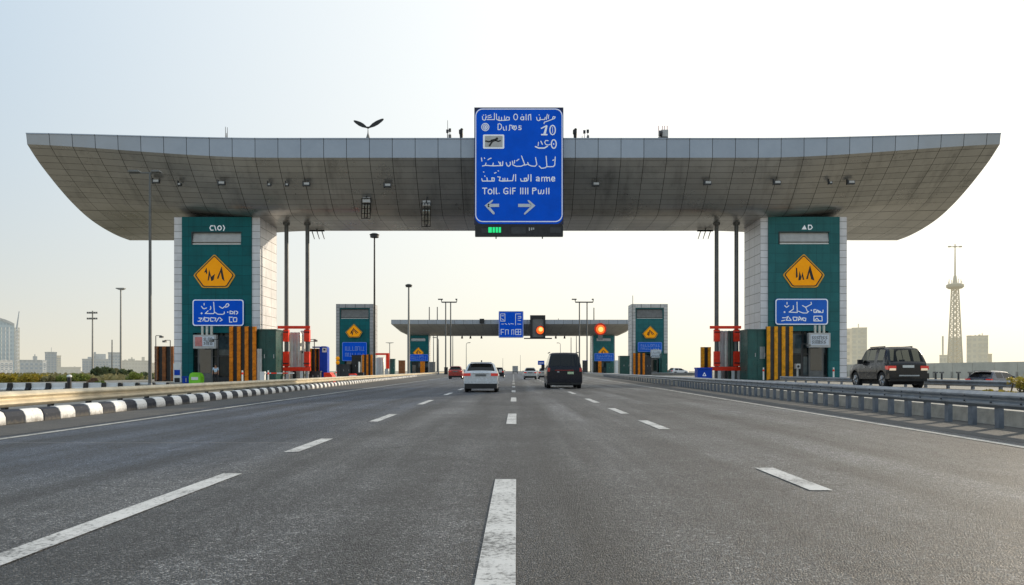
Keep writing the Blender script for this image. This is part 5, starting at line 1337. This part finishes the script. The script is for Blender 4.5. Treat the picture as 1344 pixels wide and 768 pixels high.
# black van
H, W_, L = 2.36, 2.36, 5.1; hw = W_/2
sp_ = dict(wheels=(1.0, 4.15), wr=.37, ww=.27, zb=.30, tumble=.25, glass=M_tintd, plan=[(0,.95),(.06,.985),(.2,1.),(L-.6,1.),(L-.2,.94),(L,.82)],
    top=[(0,H*.50),(.02,H*.555),(.05,H*.60),(.30,H*.935),(.42,H*.985),(.8,H),(3.1,H),(3.6,H*.93),(4.3,H*.62),(4.5,H*.58),(L-.15,H*.5),(L,H*.40)],
    belt=[(0,H*.50),(.4,H*.56),(4.2,H*.55),(L,H*.38)], rearwin=[.055,.32], front=[3.45,4.25], side=[(.55,1.75),(1.85,2.85),(2.95,3.9)],
    extras=[('bumper', -hw*.97, hw*.97, -.08, .25, .40, .66, P_black), ('lower_bumper', -hw*.9, hw*.9, -.05, .2, .26, .41, M_black),
            ('tail_light', hw*.82, hw*.955, -.012, .14, H*.47, H*.575, M_taild, 'mirror'),
            ('trim_strip', -hw*.55, hw*.50, -.018, .05, H*.495, H*.52, mat('dark_red_trim', (.22,.012,.015), .3)),
            ('number_plate', hw*.16, hw*.50, -.022, .05, H*.40, H*.465, mat('plate_green', (.55,.68,.42), .4)),
            ('badge', -hw*.42, -hw*.30, -.02, .05, H*.45, H*.475, M_lgrey), ('rear_wiper', -hw*.15, hw*.18, .10, .16, H*.665, H*.675, M_black),
            ('roof_rail', hw*.78, hw*.82, .7, 3.2, H+.0, H+.05, M_dark, 'mirror'), ('mirror', hw*.98, hw*1.18, 3.75, 3.87, H*.55, H*.68, P_black, 'mirror')])
car('black_van', 'tall black van driving away right of the middle line', 'van', (3.35, 52.4, 0), L, W_, H, sp_, P_black)
# dark four-wheel drive on the right (parallel carriageway)
H, W_, L = 2.0, 1.92, 4.4; hw = W_/2
sp_ = dict(wheels=(.68, 3.5), wr=.40, ww=.26, zb=.42, tumble=.24, plan=[(0,.94),(.06,.98),(.2,1.),(L-.6,1.),(L-.2,.95),(L,.85)],
    top=[(0,H*.57),(.03,H*.61),(.07,H*.625),(.40,H*.92),(.55,H*.97),(.85,H),(2.45,H),(2.68,H*.965),(3.02,H*.67),(3.15,H*.635),(L-.15,H*.57),(L,H*.46)],
    belt=[(0,H*.55),(.4,H*.60),(3.0,H*.59),(L,H*.45)], rearwin=[.09,.50], front=[2.62,3.0], side=[(.62,1.2),(1.5,2.15),(2.22,2.75)],
    extras=[('bumper', -hw*.98, hw*.98, -.09, .28, .48, .74, P_dark), ('lower_bumper', -hw*.9, hw*.9, -.05, .2, .36, .49, M_black), ('bumper_trim', -hw*.5, hw*.5, -.10, -.05, .60, .66, M_lgrey),
            ('tail_light', hw*.60, hw*.995, -.025, .30, H*.455, H*.545, M_tail, 'mirror'), ('reverse_light', hw*.62, hw*.93, -.035, .1, H*.435, H*.485, M_tailw, 'mirror'),
            ('number_plate', -.27, .27, -.025, .04, H*.50, H*.56, M_plate), ('roof_rail', hw*.66, hw*.70, .9, 2.4, H+.0, H+.05, M_dark, 'mirror'),
            ('mirror', hw*.98, hw*1.22, 2.6, 2.74, H*.60, H*.71, M_black, 'mirror'), ('side_trim', hw*.995, hw*1.012, 1.25, 2.95, H*.36, H*.40, M_black, 'mirror'), ('door_handle', hw*.985, hw*1.012, 1.62, 1.8, H*.50, H*.53, M_rim, 'mirror'), ('door_handle', hw*.985, hw*1.012, 2.3, 2.46, H*.50, H*.53, M_rim, 'mirror')])
car('dark_four_wheel_drive', 'dark grey four-wheel drive passing behind the right guard rail', 'off-roader', (18.6, 38.1, .304), L, W_, H, sp_, P_dark)
def far_car(label, loc, W, H, paint, cat='car', L=4.2, rz=0., name=None):
    car(name or 'parked_car', label, cat, loc, L, W, H, fix(hatch(L, W, H), paint), paint, rz, .12)
far_car('small red car at the left road edge under the second canopy', (-8.4, 112, 0), 2.05, 1.85, P_red, name='red_car')
far_car('small black car half hidden behind the white hatchback', (-2.55, 132, 0), 1.9, 1.75, P_black, name='black_car')
far_car('far silver car just right of the middle line', (2.3, 106, 0), 1.8, 1.6, P_white, name='silver_car')
far_car('far grey car partly hidden behind the black van', (4.45, 112, 0), 1.75, 1.6, P_silver, name='grey_car')
far_car('dark blue car behind the second guard rail at the right edge', (35.4, 56, -.4), 1.9, 1.55, P_blue, rz=R(-62), name='blue_car')
far_car('small white car on the plaza right of the lone right tower', (PX(893,160), 162, .3), 1.9, 1.5, P_white, rz=R(-70), name='white_car')
Yt = 340
t = thing('box_truck', 'tiny grey box truck on the vanishing point of the road', 'truck', (.7,Yt,0))
g = MB(); g.box(-.5,2.0,Yt,Yt+6,.9,3.4); bevel(g.build('cargo_box', M_lgrey, t), .2)
g = MB(); g.box(-.4,1.9,Yt+6.1,Yt+7.6,.6,2.8); g.build('cab', M_lgrey, t)
for sx in (-.35, 1.55):
    for yy in (1., 6.6): g = MB(); g.cyl((sx,Yt+yy,.45),(sx+.3,Yt+yy,.45),.45,n=12); g.build('wheel', M_tyre, t)
g = MB(); g.box(-.4,1.9,Yt+.3,Yt+6.,.6,.9); g.build('chassis', M_dark, t)

# ------------------------------------------------------------------ person by the left booth
def skin_body(name, J, E, rad, m, parent, sub=1):
    me = bpy.data.meshes.new(name); me.from_pydata(J, E, []); o = bpy.data.objects.new(name, me); COL.objects.link(o); o.parent = parent
    md = o.modifiers.new('skin', 'SKIN'); sv = me.skin_vertices[0].data if me.skin_vertices else None
    if sv is None:
        bm = bmesh.new(); bm.from_mesh(me); bm.verts.layers.skin.verify(); bm.to_mesh(me); bm.free(); sv = me.skin_vertices[0].data
    for i, r_ in enumerate(rad): sv[i].radius = (r_, r_) if not isinstance(r_, tuple) else r_; sv[i].use_root = (i == 0)
    o.modifiers.new('sub', 'SUBSURF').levels = sub; o.modifiers['sub'].render_levels = sub; me.materials.append(m)
    return o
Yp = 68.2; Xp = PX(283, Yp)
pt = thing('person', 'person in pale blue shirt and dark trousers standing by the left booth', 'person', (Xp,Yp,ZL), rz=R(12))
J = [(0,0,.92),(0,.01,1.12),(0,.01,1.36),(0,0,1.47),(0,-.02,1.56),(0,-.02,1.66)]; E = [(0,1),(1,2),(2,3),(3,4),(4,5)]; rad = [.13,.12,.13,.055,.085,.07]
for s_ in (-1,1):
    b0 = len(J); J += [(s_*.09,0,.86),(s_*.10,-.01,.48),(s_*.11,.02,.08),(s_*.115,-.13,.03)]; rad += [.095,.06,.042,.04]; E += [(0,b0),(b0,b0+1),(b0+1,b0+2),(b0+2,b0+3)]
    b1 = len(J); J += [(s_*.19,.01,1.36),(s_*.24,.02,1.10),(s_*.25,-.09,.88),(s_*.25,-.115,.81)]; rad += [.058,.042,.03,.028]; E += [(2,b1),(b1,b1+1),(b1+1,b1+2),(b1+2,b1+3)]
    for q in range(4):
        f0 = len(J); J += [(s_*.25,-.15+.025*q,.765-.004*q),(s_*.24,-.152+.025*q,.725+.006*abs(q-1.5))]; rad += [.009,.007]; E += [(b1+3,f0),(f0,f0+1)]
    f0 = len(J); J += [(s_*.222,-.15,.79),(s_*.215,-.165,.76)]; rad += [.01,.008]; E += [(b1+3,f0),(f0,f0+1)]
skin_body('body', J, E, rad, M_skin, pt, 1)
J = [(0,0,.90),(0,.01,1.12),(0,.01,1.36),(0,0,1.43),(-.19,.01,1.36),(-.235,.02,1.14),(.19,.01,1.36),(.235,.02,1.14)]
skin_body('shirt', J, [(0,1),(1,2),(2,3),(2,4),(4,5),(2,6),(6,7)], [.155,.145,.155,.07,.075,.065,.075,.065], M_shirt, pt)
J = [(0,0,.93),(-.09,0,.84),(-.10,-.01,.48),(-.11,.02,.12),(.09,0,.84),(.10,-.01,.48),(.11,.02,.12)]
skin_body('trousers', J, [(0,1),(1,2),(2,3),(0,4),(4,5),(5,6)], [.145,.11,.078,.06,.11,.078,.06], M_trouser, pt)
g = MB(); g.lathe((0,-.005,0),[(.001,1.77),(.06,1.755),(.095,1.70),(.1,1.64),(.085,1.60)],14); g.build('hair', M_black, pt, smooth=True, local=True)

# ------------------------------------------------------------------ far surroundings, left
def jersey(px0, px1, Y, m, label, grp):
    X0, X1 = PX(px0,Y), PX(px1,Y)
    g = MB(); z = -.4; pr = [(-.28,z),(.28,z),(.27,z+.1),(.15,z+.24),(.11,z+.60),(-.11,z+.60),(-.15,z+.24),(-.27,z+.1)]
    n = len(pr)
    for i in range(n):
        a, b = pr[i], pr[(i+1) % n]; g.quad([(X0,Y+a[0],a[1]),(X0,Y+b[0],b[1]),(X1,Y+b[0],b[1]),(X1,Y+a[0],a[1])])
    g.quad([(X0,Y+p[0],p[1]) for p in pr][::-1]); g.quad([(X1,Y+p[0],p[1]) for p in pr])
    o = g.build('concrete_barrier', m, weld=True); bevel(o, .025); tag(o, label, 'barrier', grp)
xs = [-28, -8, 16.5, 43, 69, 93, 117, 139, 162, 183, 203]
for i, x in enumerate(xs):
    Yj = 60+.25*i; e = 20-.35*i
    jersey(x, x+e-1.2, Yj, M_jerw, 'white concrete barrier block in the row beyond the left guard rail', 'white barrier blocks left')
    jersey(x+e-.8, x+e+4.3-.1*i, Yj, M_black, 'dark short concrete block between white ones beyond the left guard rail', 'dark barrier blocks left')
Y = 55.
t = thing('marker_post', 'black marker post with white cap behind the left guard rail', 'marker post', (PX(91,Y),Y,-.4))
MB().cyl((PX(91,Y),Y,-.4),(PX(91,Y),Y,PZ(495,Y)),.16,.13,n=10).build('shaft', M_black, t, smooth=True)
MB().lathe((PX(91,Y),Y,PZ(495,Y)),[(.17,0),(.17,.1),(.1,.16),(.001,.18)],12).build('cap', M_wpaint, t, smooth=True)
g = MB(); g.box(PX(86,Y),PX(95,Y),Y-.3,Y+.3,-.4,-.1); bevel(g.build('base', M_dark, t), .05)

def shrub(px0, px1, pytop, Y, label, m, n=900, name='shrub', trunk=False, zb=-.4, leaf=.16, grp=None):
    X0, X1, Z1 = PX(px0,Y), PX(px1,Y), PZ(pytop,Y)
    t = thing(name, label, 'tree' if trunk else 'shrub', ((X0+X1)/2,Y,zb), grp)
    g = MB(); q = random.Random(int(px0*7+px1))
    h = Z1-zb; base = zb+(.28*h if trunk else 0.02*h)
    lobes = []
    k = max(3, int((X1-X0)/(h*.45))+2)
    for i in range(k*2):
        x = X0+(X1-X0)*(.12+.76*q.random()); zc = base+(Z1-base)*(.3+.45*q.random())
        r_ = min((Z1-base)*q.uniform(.28,.5), (X1-X0)*.4); zc = min(zc, Z1-r_*.85); lobes.append((x, Y+q.uniform(-.5,.5)*min(X1-X0,3), zc, r_))
    for _ in range(n):
        lx, ly, lz, lr = q.choice(lobes)
        d = Vector((q.gauss(0,1),q.gauss(0,1),q.gauss(0,1))).normalized()*lr*(q.random()**.4)
        c = Vector((lx,ly,lz))+d*q.uniform(.9,1.08); c.z = max(c.z, base)
        u = Vector((q.gauss(0,1),q.gauss(0,1),q.gauss(0,1))).normalized(); v = u.orthogonal().normalized(); s_ = leaf*q.uniform(.6,1.5)
        g.quad([c-u*s_, c+v*s_*.55, c+u*s_, c-v*s_*.55])
    g.build('crown' if trunk else 'foliage', m, t)
    g = MB()
    if trunk:
        xc = (X0+X1)/2; g.cyl((xc,Y,zb),(xc+.1,Y,base+.3*h),.16*h/3,.09*h/3,n=8)
        for lx, ly, lz, lr in lobes[:5]: g.cyl((xc+.05,Y,base+.05*h),(lx,ly,lz),.06*h/3,.02*h/3,n=6)
        g.build('trunk', M_bark, t)
    else:
        for lx, ly, lz, lr in lobes[:6]: g.cyl((lx,ly,zb),(lx+q.uniform(-.2,.2),ly,lz),.035,.015,n=5)
        g.build('stem', M_bark, t)
L_yel = leaf_mat('leaf_yellow_green', (.34,.29,.03), (.46,.34,.05)); L_grn = leaf_mat('leaf_green', (.16,.22,.04), (.27,.30,.07)); L_drk = leaf_mat('leaf_dark', (.06,.09,.035), (.13,.16,.07)); L_olv = leaf_mat('leaf_olive', (.20,.19,.08), (.30,.26,.12)); L_rus = leaf_mat('leaf_russet', (.26,.14,.09), (.30,.22,.12))
YS_ = 78.
shrub(4, 34, 491, YS_, 'yellow-green shrub at the far left beside the glass tower', L_yel, 1100)
shrub(30, 58, 491.5, YS_+1, 'second yellow-green shrub, just right of the first at far left', L_yel, 1000)
shrub(52, 72, 494, YS_, 'brownish low shrub between the yellow and green shrubs', L_olv, 700)
shrub(70, 92, 493, YS_+1, 'light green shrub left of the black marker post', L_grn, 800)
shrub(94, 112, 491, YS_+2, 'pale green shrub right of the black marker post', L_grn, 700)
shrub(-8, 9, 489.5, 88, 'russet shrub at the left picture edge', L_rus, 500)
shrub(117, 130, 494.5, 70, 'russet low shrub under the floodlight mast', L_rus, 500)
shrub(122, 146, 482.5, 110, 'dark green bushy tree right of the floodlight mast', L_drk, 1500, 'tree', True, leaf=.24)
shrub(143, 160, 484, 118, 'olive tree behind the lone lamp post', L_olv, 1200, 'tree', True, leaf=.24)
shrub(157, 171, 485.5, 112, 'dark small tree right of the lone lamp post', L_drk, 900, 'tree', True, leaf=.22)
shrub(168, 182, 489, 95, 'bright green shrub between lone lamp post and tall lamp post', L_grn, 700)
shrub(180, 198, 488.5, 100, 'green shrub just left of the tall lamp post', L_drk, 700)
shrub(128, 140, 500.5, 62.5, 'small green plant between white barrier blocks', L_grn, 250, leaf=.1)
shrub(1322, 1352, 492, 31, 'yellow-green bush growing over the second rail at the right edge', L_yel, 600, zb=.3, leaf=.07)
shrub(1294, 1330, 512, 24, 'low yellow bush behind the posts of the right guard rail', L_yel, 520, zb=.3, leaf=.06)
shrub(1262, 1292, 522, 21.5, 'low dark bush under the right guard rail beam', L_olv, 300, zb=.3, leaf=.05)
o = MB()
q = random.Random(4)
for _ in range(5200):
    x = q.uniform(-190,-46); y = q.uniform(130,210)
    if q.random() < .25: x = q.uniform(-70,-46); y = q.uniform(95,130)
    c = Vector((x,y,q.uniform(-.4,.55))); u = Vector((q.gauss(0,1),q.gauss(0,1),q.gauss(0,1))).normalized(); v = u.orthogonal().normalized(); s_ = q.uniform(.25,.6)
    o.quad([c-u*s_, c+v*s_*.6, c+u*s_, c-v*s_*.6])
o = o.build('scrub', L_olv); o['kind'] = 'stuff'; tag(o, 'low olive scrub below the far buildings on the left', 'scrub')

# hazy buildings
AIRC = (.30,.295,.27)  # airlight colour, added as emission to far walls for haze
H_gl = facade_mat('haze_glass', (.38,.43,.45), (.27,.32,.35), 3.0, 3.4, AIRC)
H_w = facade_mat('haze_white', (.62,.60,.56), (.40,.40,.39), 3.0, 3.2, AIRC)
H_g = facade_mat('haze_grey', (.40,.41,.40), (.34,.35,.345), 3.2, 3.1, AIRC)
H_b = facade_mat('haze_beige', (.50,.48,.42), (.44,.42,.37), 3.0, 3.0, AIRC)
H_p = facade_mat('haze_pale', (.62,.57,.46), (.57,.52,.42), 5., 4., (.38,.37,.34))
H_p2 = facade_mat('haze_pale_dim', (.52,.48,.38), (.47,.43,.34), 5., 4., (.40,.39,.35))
H_win = mat('haze_window', (.27,.30,.32), .4, var=.2, emit=(.27,.29,.29), es=.4); H_win2 = mat('haze_window_pale', (.48,.445,.35), .5, var=.1, emit=(.48,.445,.35), es=.38)  # far windows carry haze as emission, no lit rooms
def turned(px0, px1, Y):
    Xc = PX((px0+px1)/2, Y); th = math.atan2(Xc, Y); return Xc, -th, math.cos(th)
def bld(px0, px1, pytop, Y, label, m, dep=20, roof=(), wins=(0,0), wm=None, name='building', cat='building'):
    Xc, rz, k = turned(px0, px1, Y)
    L = lambda p: (PX(p, Y)-Xc)*k
    X0, X1, Z1 = L(px0), L(px1), PZ(pytop,Y)+.4
    t = thing(name, label, cat, (Xc,Y,-.4), None, rz)
    g = MB(); g.box(X0,X1,0,dep,0,Z1); wl = g.build('wall', m, t, local=True)
    g = MB(); g.box(X0-.2,X1+.2,-.2,dep+.2,Z1+.002,Z1+.5); g.build('roof', m, t, local=True)
    for (a, b, top) in roof:
        g = MB(); g.box(L(a),L(b),2,min(dep-2,8),Z1+.503,PZ(top,Y)+.4); g.build('roof_structure', m, t, local=True)
    nx, nz = wins; first = None
    for i in range(nx):
        for j in range(nz):
            cx_ = X0+(X1-X0)*(i+.5)/nx; cz_ = 2+(Z1-3)*(j+.5)/nz; w_ = (X1-X0)/nx*.55; h_ = (Z1-3)/nz*.5
            if first is None:
                g = MB(); g.box(-w_/2,w_/2,-.12,-.005,-h_/2,h_/2); first = o = g.build('window', wm or H_win, t, local=True)
            else: o = first.copy(); COL.objects.link(o)
            o.parent = t; o.location = (cx_, 0, cz_)
    return t
# curved-top glass tower
Y = 600.
Xc, rz, kk = turned(0, 20, Y)
GL = lambda p: (PX(p,Y)-Xc)*kk
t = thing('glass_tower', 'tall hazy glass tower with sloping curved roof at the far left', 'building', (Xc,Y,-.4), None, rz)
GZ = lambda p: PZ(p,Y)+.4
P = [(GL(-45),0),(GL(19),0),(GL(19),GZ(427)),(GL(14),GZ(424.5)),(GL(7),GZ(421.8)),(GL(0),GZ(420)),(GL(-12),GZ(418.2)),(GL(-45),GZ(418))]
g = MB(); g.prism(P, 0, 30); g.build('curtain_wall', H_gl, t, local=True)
g = MB(); g.box(GL(19.05),GL(26),2,28,0,GZ(429.5)); g.build('side_wing', H_b, t, local=True)  # sunlit side of the tower, its cream light put into the beige
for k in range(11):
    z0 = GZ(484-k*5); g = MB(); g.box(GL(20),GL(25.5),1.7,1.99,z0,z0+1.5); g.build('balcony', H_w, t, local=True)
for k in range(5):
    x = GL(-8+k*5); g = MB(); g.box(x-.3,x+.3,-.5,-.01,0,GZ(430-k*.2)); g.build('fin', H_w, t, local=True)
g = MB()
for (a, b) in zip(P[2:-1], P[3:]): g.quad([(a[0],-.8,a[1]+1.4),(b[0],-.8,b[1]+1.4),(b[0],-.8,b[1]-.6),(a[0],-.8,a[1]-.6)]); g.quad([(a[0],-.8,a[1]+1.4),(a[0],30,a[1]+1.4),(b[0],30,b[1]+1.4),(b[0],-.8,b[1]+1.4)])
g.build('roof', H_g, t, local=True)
t = thing('tower_crane', 'thin slanting crane jib on the roof edge of the glass tower', 'crane', (PX(21.5,Y-5),Y-5,-.4))
g = MB(); a = Vector((PX(21,Y-5),Y-5,PZ(487,Y-5))); b = Vector((PX(22,Y-5),Y-5,PZ(432,Y-5))); c = Vector((PX(25.2,Y-5),Y-5,PZ(408.5,Y-5)))
for dx in (-.6,.6): g.cyl(a+Vector((dx,0,0)), b+Vector((dx,0,0)), .22, n=5)
for k in range(16):
    p = a.lerp(b,k/16); q_ = a.lerp(b,(k+1)/16); g.cyl(p+Vector((-.6,0,0)), q_+Vector((.6,0,0)), .14, n=4)
g.build('mast', H_win, t)
g = MB(); g.cyl(b, c, .7, .3, n=6); g.build('jib', H_win, t)
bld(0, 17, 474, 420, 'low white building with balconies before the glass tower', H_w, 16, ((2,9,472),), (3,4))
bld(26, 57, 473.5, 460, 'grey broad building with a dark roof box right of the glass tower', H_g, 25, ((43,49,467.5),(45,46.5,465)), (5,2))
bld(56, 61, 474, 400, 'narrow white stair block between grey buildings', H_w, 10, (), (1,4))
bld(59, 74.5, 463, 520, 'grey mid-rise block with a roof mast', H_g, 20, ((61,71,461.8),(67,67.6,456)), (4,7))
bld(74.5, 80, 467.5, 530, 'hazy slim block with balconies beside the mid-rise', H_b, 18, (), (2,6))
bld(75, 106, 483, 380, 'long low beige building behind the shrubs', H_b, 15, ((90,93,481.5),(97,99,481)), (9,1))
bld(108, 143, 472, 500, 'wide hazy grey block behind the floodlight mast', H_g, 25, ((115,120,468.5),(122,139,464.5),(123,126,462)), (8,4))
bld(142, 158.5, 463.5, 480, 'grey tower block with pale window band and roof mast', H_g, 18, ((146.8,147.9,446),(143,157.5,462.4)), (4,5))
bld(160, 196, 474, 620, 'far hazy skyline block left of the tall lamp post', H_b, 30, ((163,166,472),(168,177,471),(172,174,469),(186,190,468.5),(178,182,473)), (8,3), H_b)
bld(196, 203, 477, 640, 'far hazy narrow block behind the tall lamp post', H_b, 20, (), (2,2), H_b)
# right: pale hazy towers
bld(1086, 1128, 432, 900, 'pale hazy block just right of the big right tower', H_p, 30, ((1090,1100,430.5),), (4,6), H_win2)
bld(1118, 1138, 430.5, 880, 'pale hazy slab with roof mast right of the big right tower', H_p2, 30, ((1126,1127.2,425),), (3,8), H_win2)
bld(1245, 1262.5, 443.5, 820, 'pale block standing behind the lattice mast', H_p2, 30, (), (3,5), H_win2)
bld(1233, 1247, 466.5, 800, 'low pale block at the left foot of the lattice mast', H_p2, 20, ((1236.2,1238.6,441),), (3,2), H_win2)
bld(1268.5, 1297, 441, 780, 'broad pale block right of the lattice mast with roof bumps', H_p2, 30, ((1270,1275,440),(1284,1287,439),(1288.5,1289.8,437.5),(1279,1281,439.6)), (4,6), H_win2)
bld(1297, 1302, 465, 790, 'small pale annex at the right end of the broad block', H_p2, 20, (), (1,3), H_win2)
# lattice mast
Y = 700.; X = PX(1253.5,Y)
t = thing('lattice_tower', 'tall hazy lattice communications tower with round platform on the right', 'communications tower', (X,Y,-.4))
M_hz = mat('haze_steel', (.40,.37,.29), .8, var=.1, emit=(.46,.42,.32), es=.44); M_hz2 = mat('haze_steel_dark', (.34,.31,.23), .8, var=.1, emit=(.46,.42,.31), es=.42)  # haze over the far steel put in as emission
zb_, zp = -.4, PZ(376,Y)
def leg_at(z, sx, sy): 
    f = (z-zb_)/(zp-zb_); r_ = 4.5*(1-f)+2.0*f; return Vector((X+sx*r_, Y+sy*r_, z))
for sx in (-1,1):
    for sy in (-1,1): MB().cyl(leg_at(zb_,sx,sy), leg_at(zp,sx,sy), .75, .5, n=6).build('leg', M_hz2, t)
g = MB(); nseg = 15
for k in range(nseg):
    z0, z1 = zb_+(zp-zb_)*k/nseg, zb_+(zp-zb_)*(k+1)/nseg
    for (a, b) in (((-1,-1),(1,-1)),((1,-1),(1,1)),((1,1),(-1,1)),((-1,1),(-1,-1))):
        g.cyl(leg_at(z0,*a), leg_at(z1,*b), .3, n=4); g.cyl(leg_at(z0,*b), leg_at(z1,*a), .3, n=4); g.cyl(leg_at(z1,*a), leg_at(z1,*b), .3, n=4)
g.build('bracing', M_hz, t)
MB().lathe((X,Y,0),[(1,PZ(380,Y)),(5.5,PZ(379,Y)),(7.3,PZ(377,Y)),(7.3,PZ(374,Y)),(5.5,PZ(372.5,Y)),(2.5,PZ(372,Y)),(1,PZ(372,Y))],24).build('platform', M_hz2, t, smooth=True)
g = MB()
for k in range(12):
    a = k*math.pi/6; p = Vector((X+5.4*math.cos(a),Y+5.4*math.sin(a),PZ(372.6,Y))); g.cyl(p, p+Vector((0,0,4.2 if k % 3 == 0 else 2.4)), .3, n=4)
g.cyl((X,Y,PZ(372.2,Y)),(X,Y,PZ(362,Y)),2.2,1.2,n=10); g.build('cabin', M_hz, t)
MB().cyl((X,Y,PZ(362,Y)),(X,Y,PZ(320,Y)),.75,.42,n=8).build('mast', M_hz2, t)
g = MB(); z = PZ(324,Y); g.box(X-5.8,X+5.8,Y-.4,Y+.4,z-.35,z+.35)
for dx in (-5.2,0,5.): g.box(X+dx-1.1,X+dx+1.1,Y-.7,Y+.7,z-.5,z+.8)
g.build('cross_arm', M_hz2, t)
# concrete wall on the right
t = thing('concrete_wall', 'long pale concrete wall beyond the second guard rail on the right', 'wall', (95,150,-.4))
g = MB(); A = Vector((76,100)); B = Vector((106,205)); n = 18
WA, WB = Vector((100,122,0)), Vector((92,240,0))
for k in range(n):
    p, q_ = WA.lerp(WB,k/n), WA.lerp(WB,(k+.985)/n); z0, z1 = 2.95+.0*k, 2.95
    d = (q_-p).normalized(); nn = Vector((-d.y,d.x,0))*.2
    for s_ in (1,):
        g.quad([p+nn+Vector((0,0,-.4)), q_+nn+Vector((0,0,-.4)), q_+nn+Vector((0,0,z1)), p+nn+Vector((0,0,z0))][::-1])
        g.quad([p-nn+Vector((0,0,-.4)), q_-nn+Vector((0,0,-.4)), q_-nn+Vector((0,0,z1)), p-nn+Vector((0,0,z0))])
        g.quad([p+nn+Vector((0,0,z0)), q_+nn+Vector((0,0,z1)), q_-nn+Vector((0,0,z1)), p-nn+Vector((0,0,z0))])
        g.quad([q_+nn+Vector((0,0,-.4)), q_-nn+Vector((0,0,-.4)), q_-nn+Vector((0,0,z1)), q_+nn+Vector((0,0,z1))])
        g.quad([p+nn+Vector((0,0,-.4)), p-nn+Vector((0,0,-.4)), p-nn+Vector((0,0,z1)), p+nn+Vector((0,0,z1))][::-1])
g.build('wall_panel', mat('pale_concrete', (.55,.52,.44), .85, var=.12, vs=.4), t)
g = MB()
for k in range(n+1):
    p = WA.lerp(WB,k/n); g.box(p.x-.5,p.x-.2,p.y-.15,p.y+.15,-.4,1.0)
g.build('buttress', M_conc, t)
for px, Yb, z in ((1228,60,.2),(1236,61,.2),(1258,60,.3),(1273,62,.25)):
    t = thing('marker_post', 'short dark post standing before the concrete wall on the right', 'marker post', (PX(px,Yb),Yb,-.4), 'short dark posts before the right wall')
    MB().cyl((PX(px,Yb),Yb,-.4),(PX(px,Yb),Yb,PZ(490,Yb)),.10,.07,n=8).build('shaft', M_dark, t, smooth=True)
    g = MB(); g.box(PX(px,Yb)-.14,PX(px,Yb)+.14,Yb-.1,Yb+.1,PZ(490,Yb)+.003,PZ(488,Yb)); g.build('cap', M_mid, t)
# a low dark guard wall beyond right tower 2
t = thing('guard_wall', 'low dark guard wall on the plaza right of the lone right tower', 'wall', (PX(890,140),140,.3))
g = MB(); g.box(PX(856,140),PX(935,140),140,140.4,.3,.72); bevel(g.build('wall', M_concd, t), .04)
g = MB(); g.box(PX(856,140),PX(935,140),139.9,140.5,.723,.85); g.build('coping', M_galv, t)
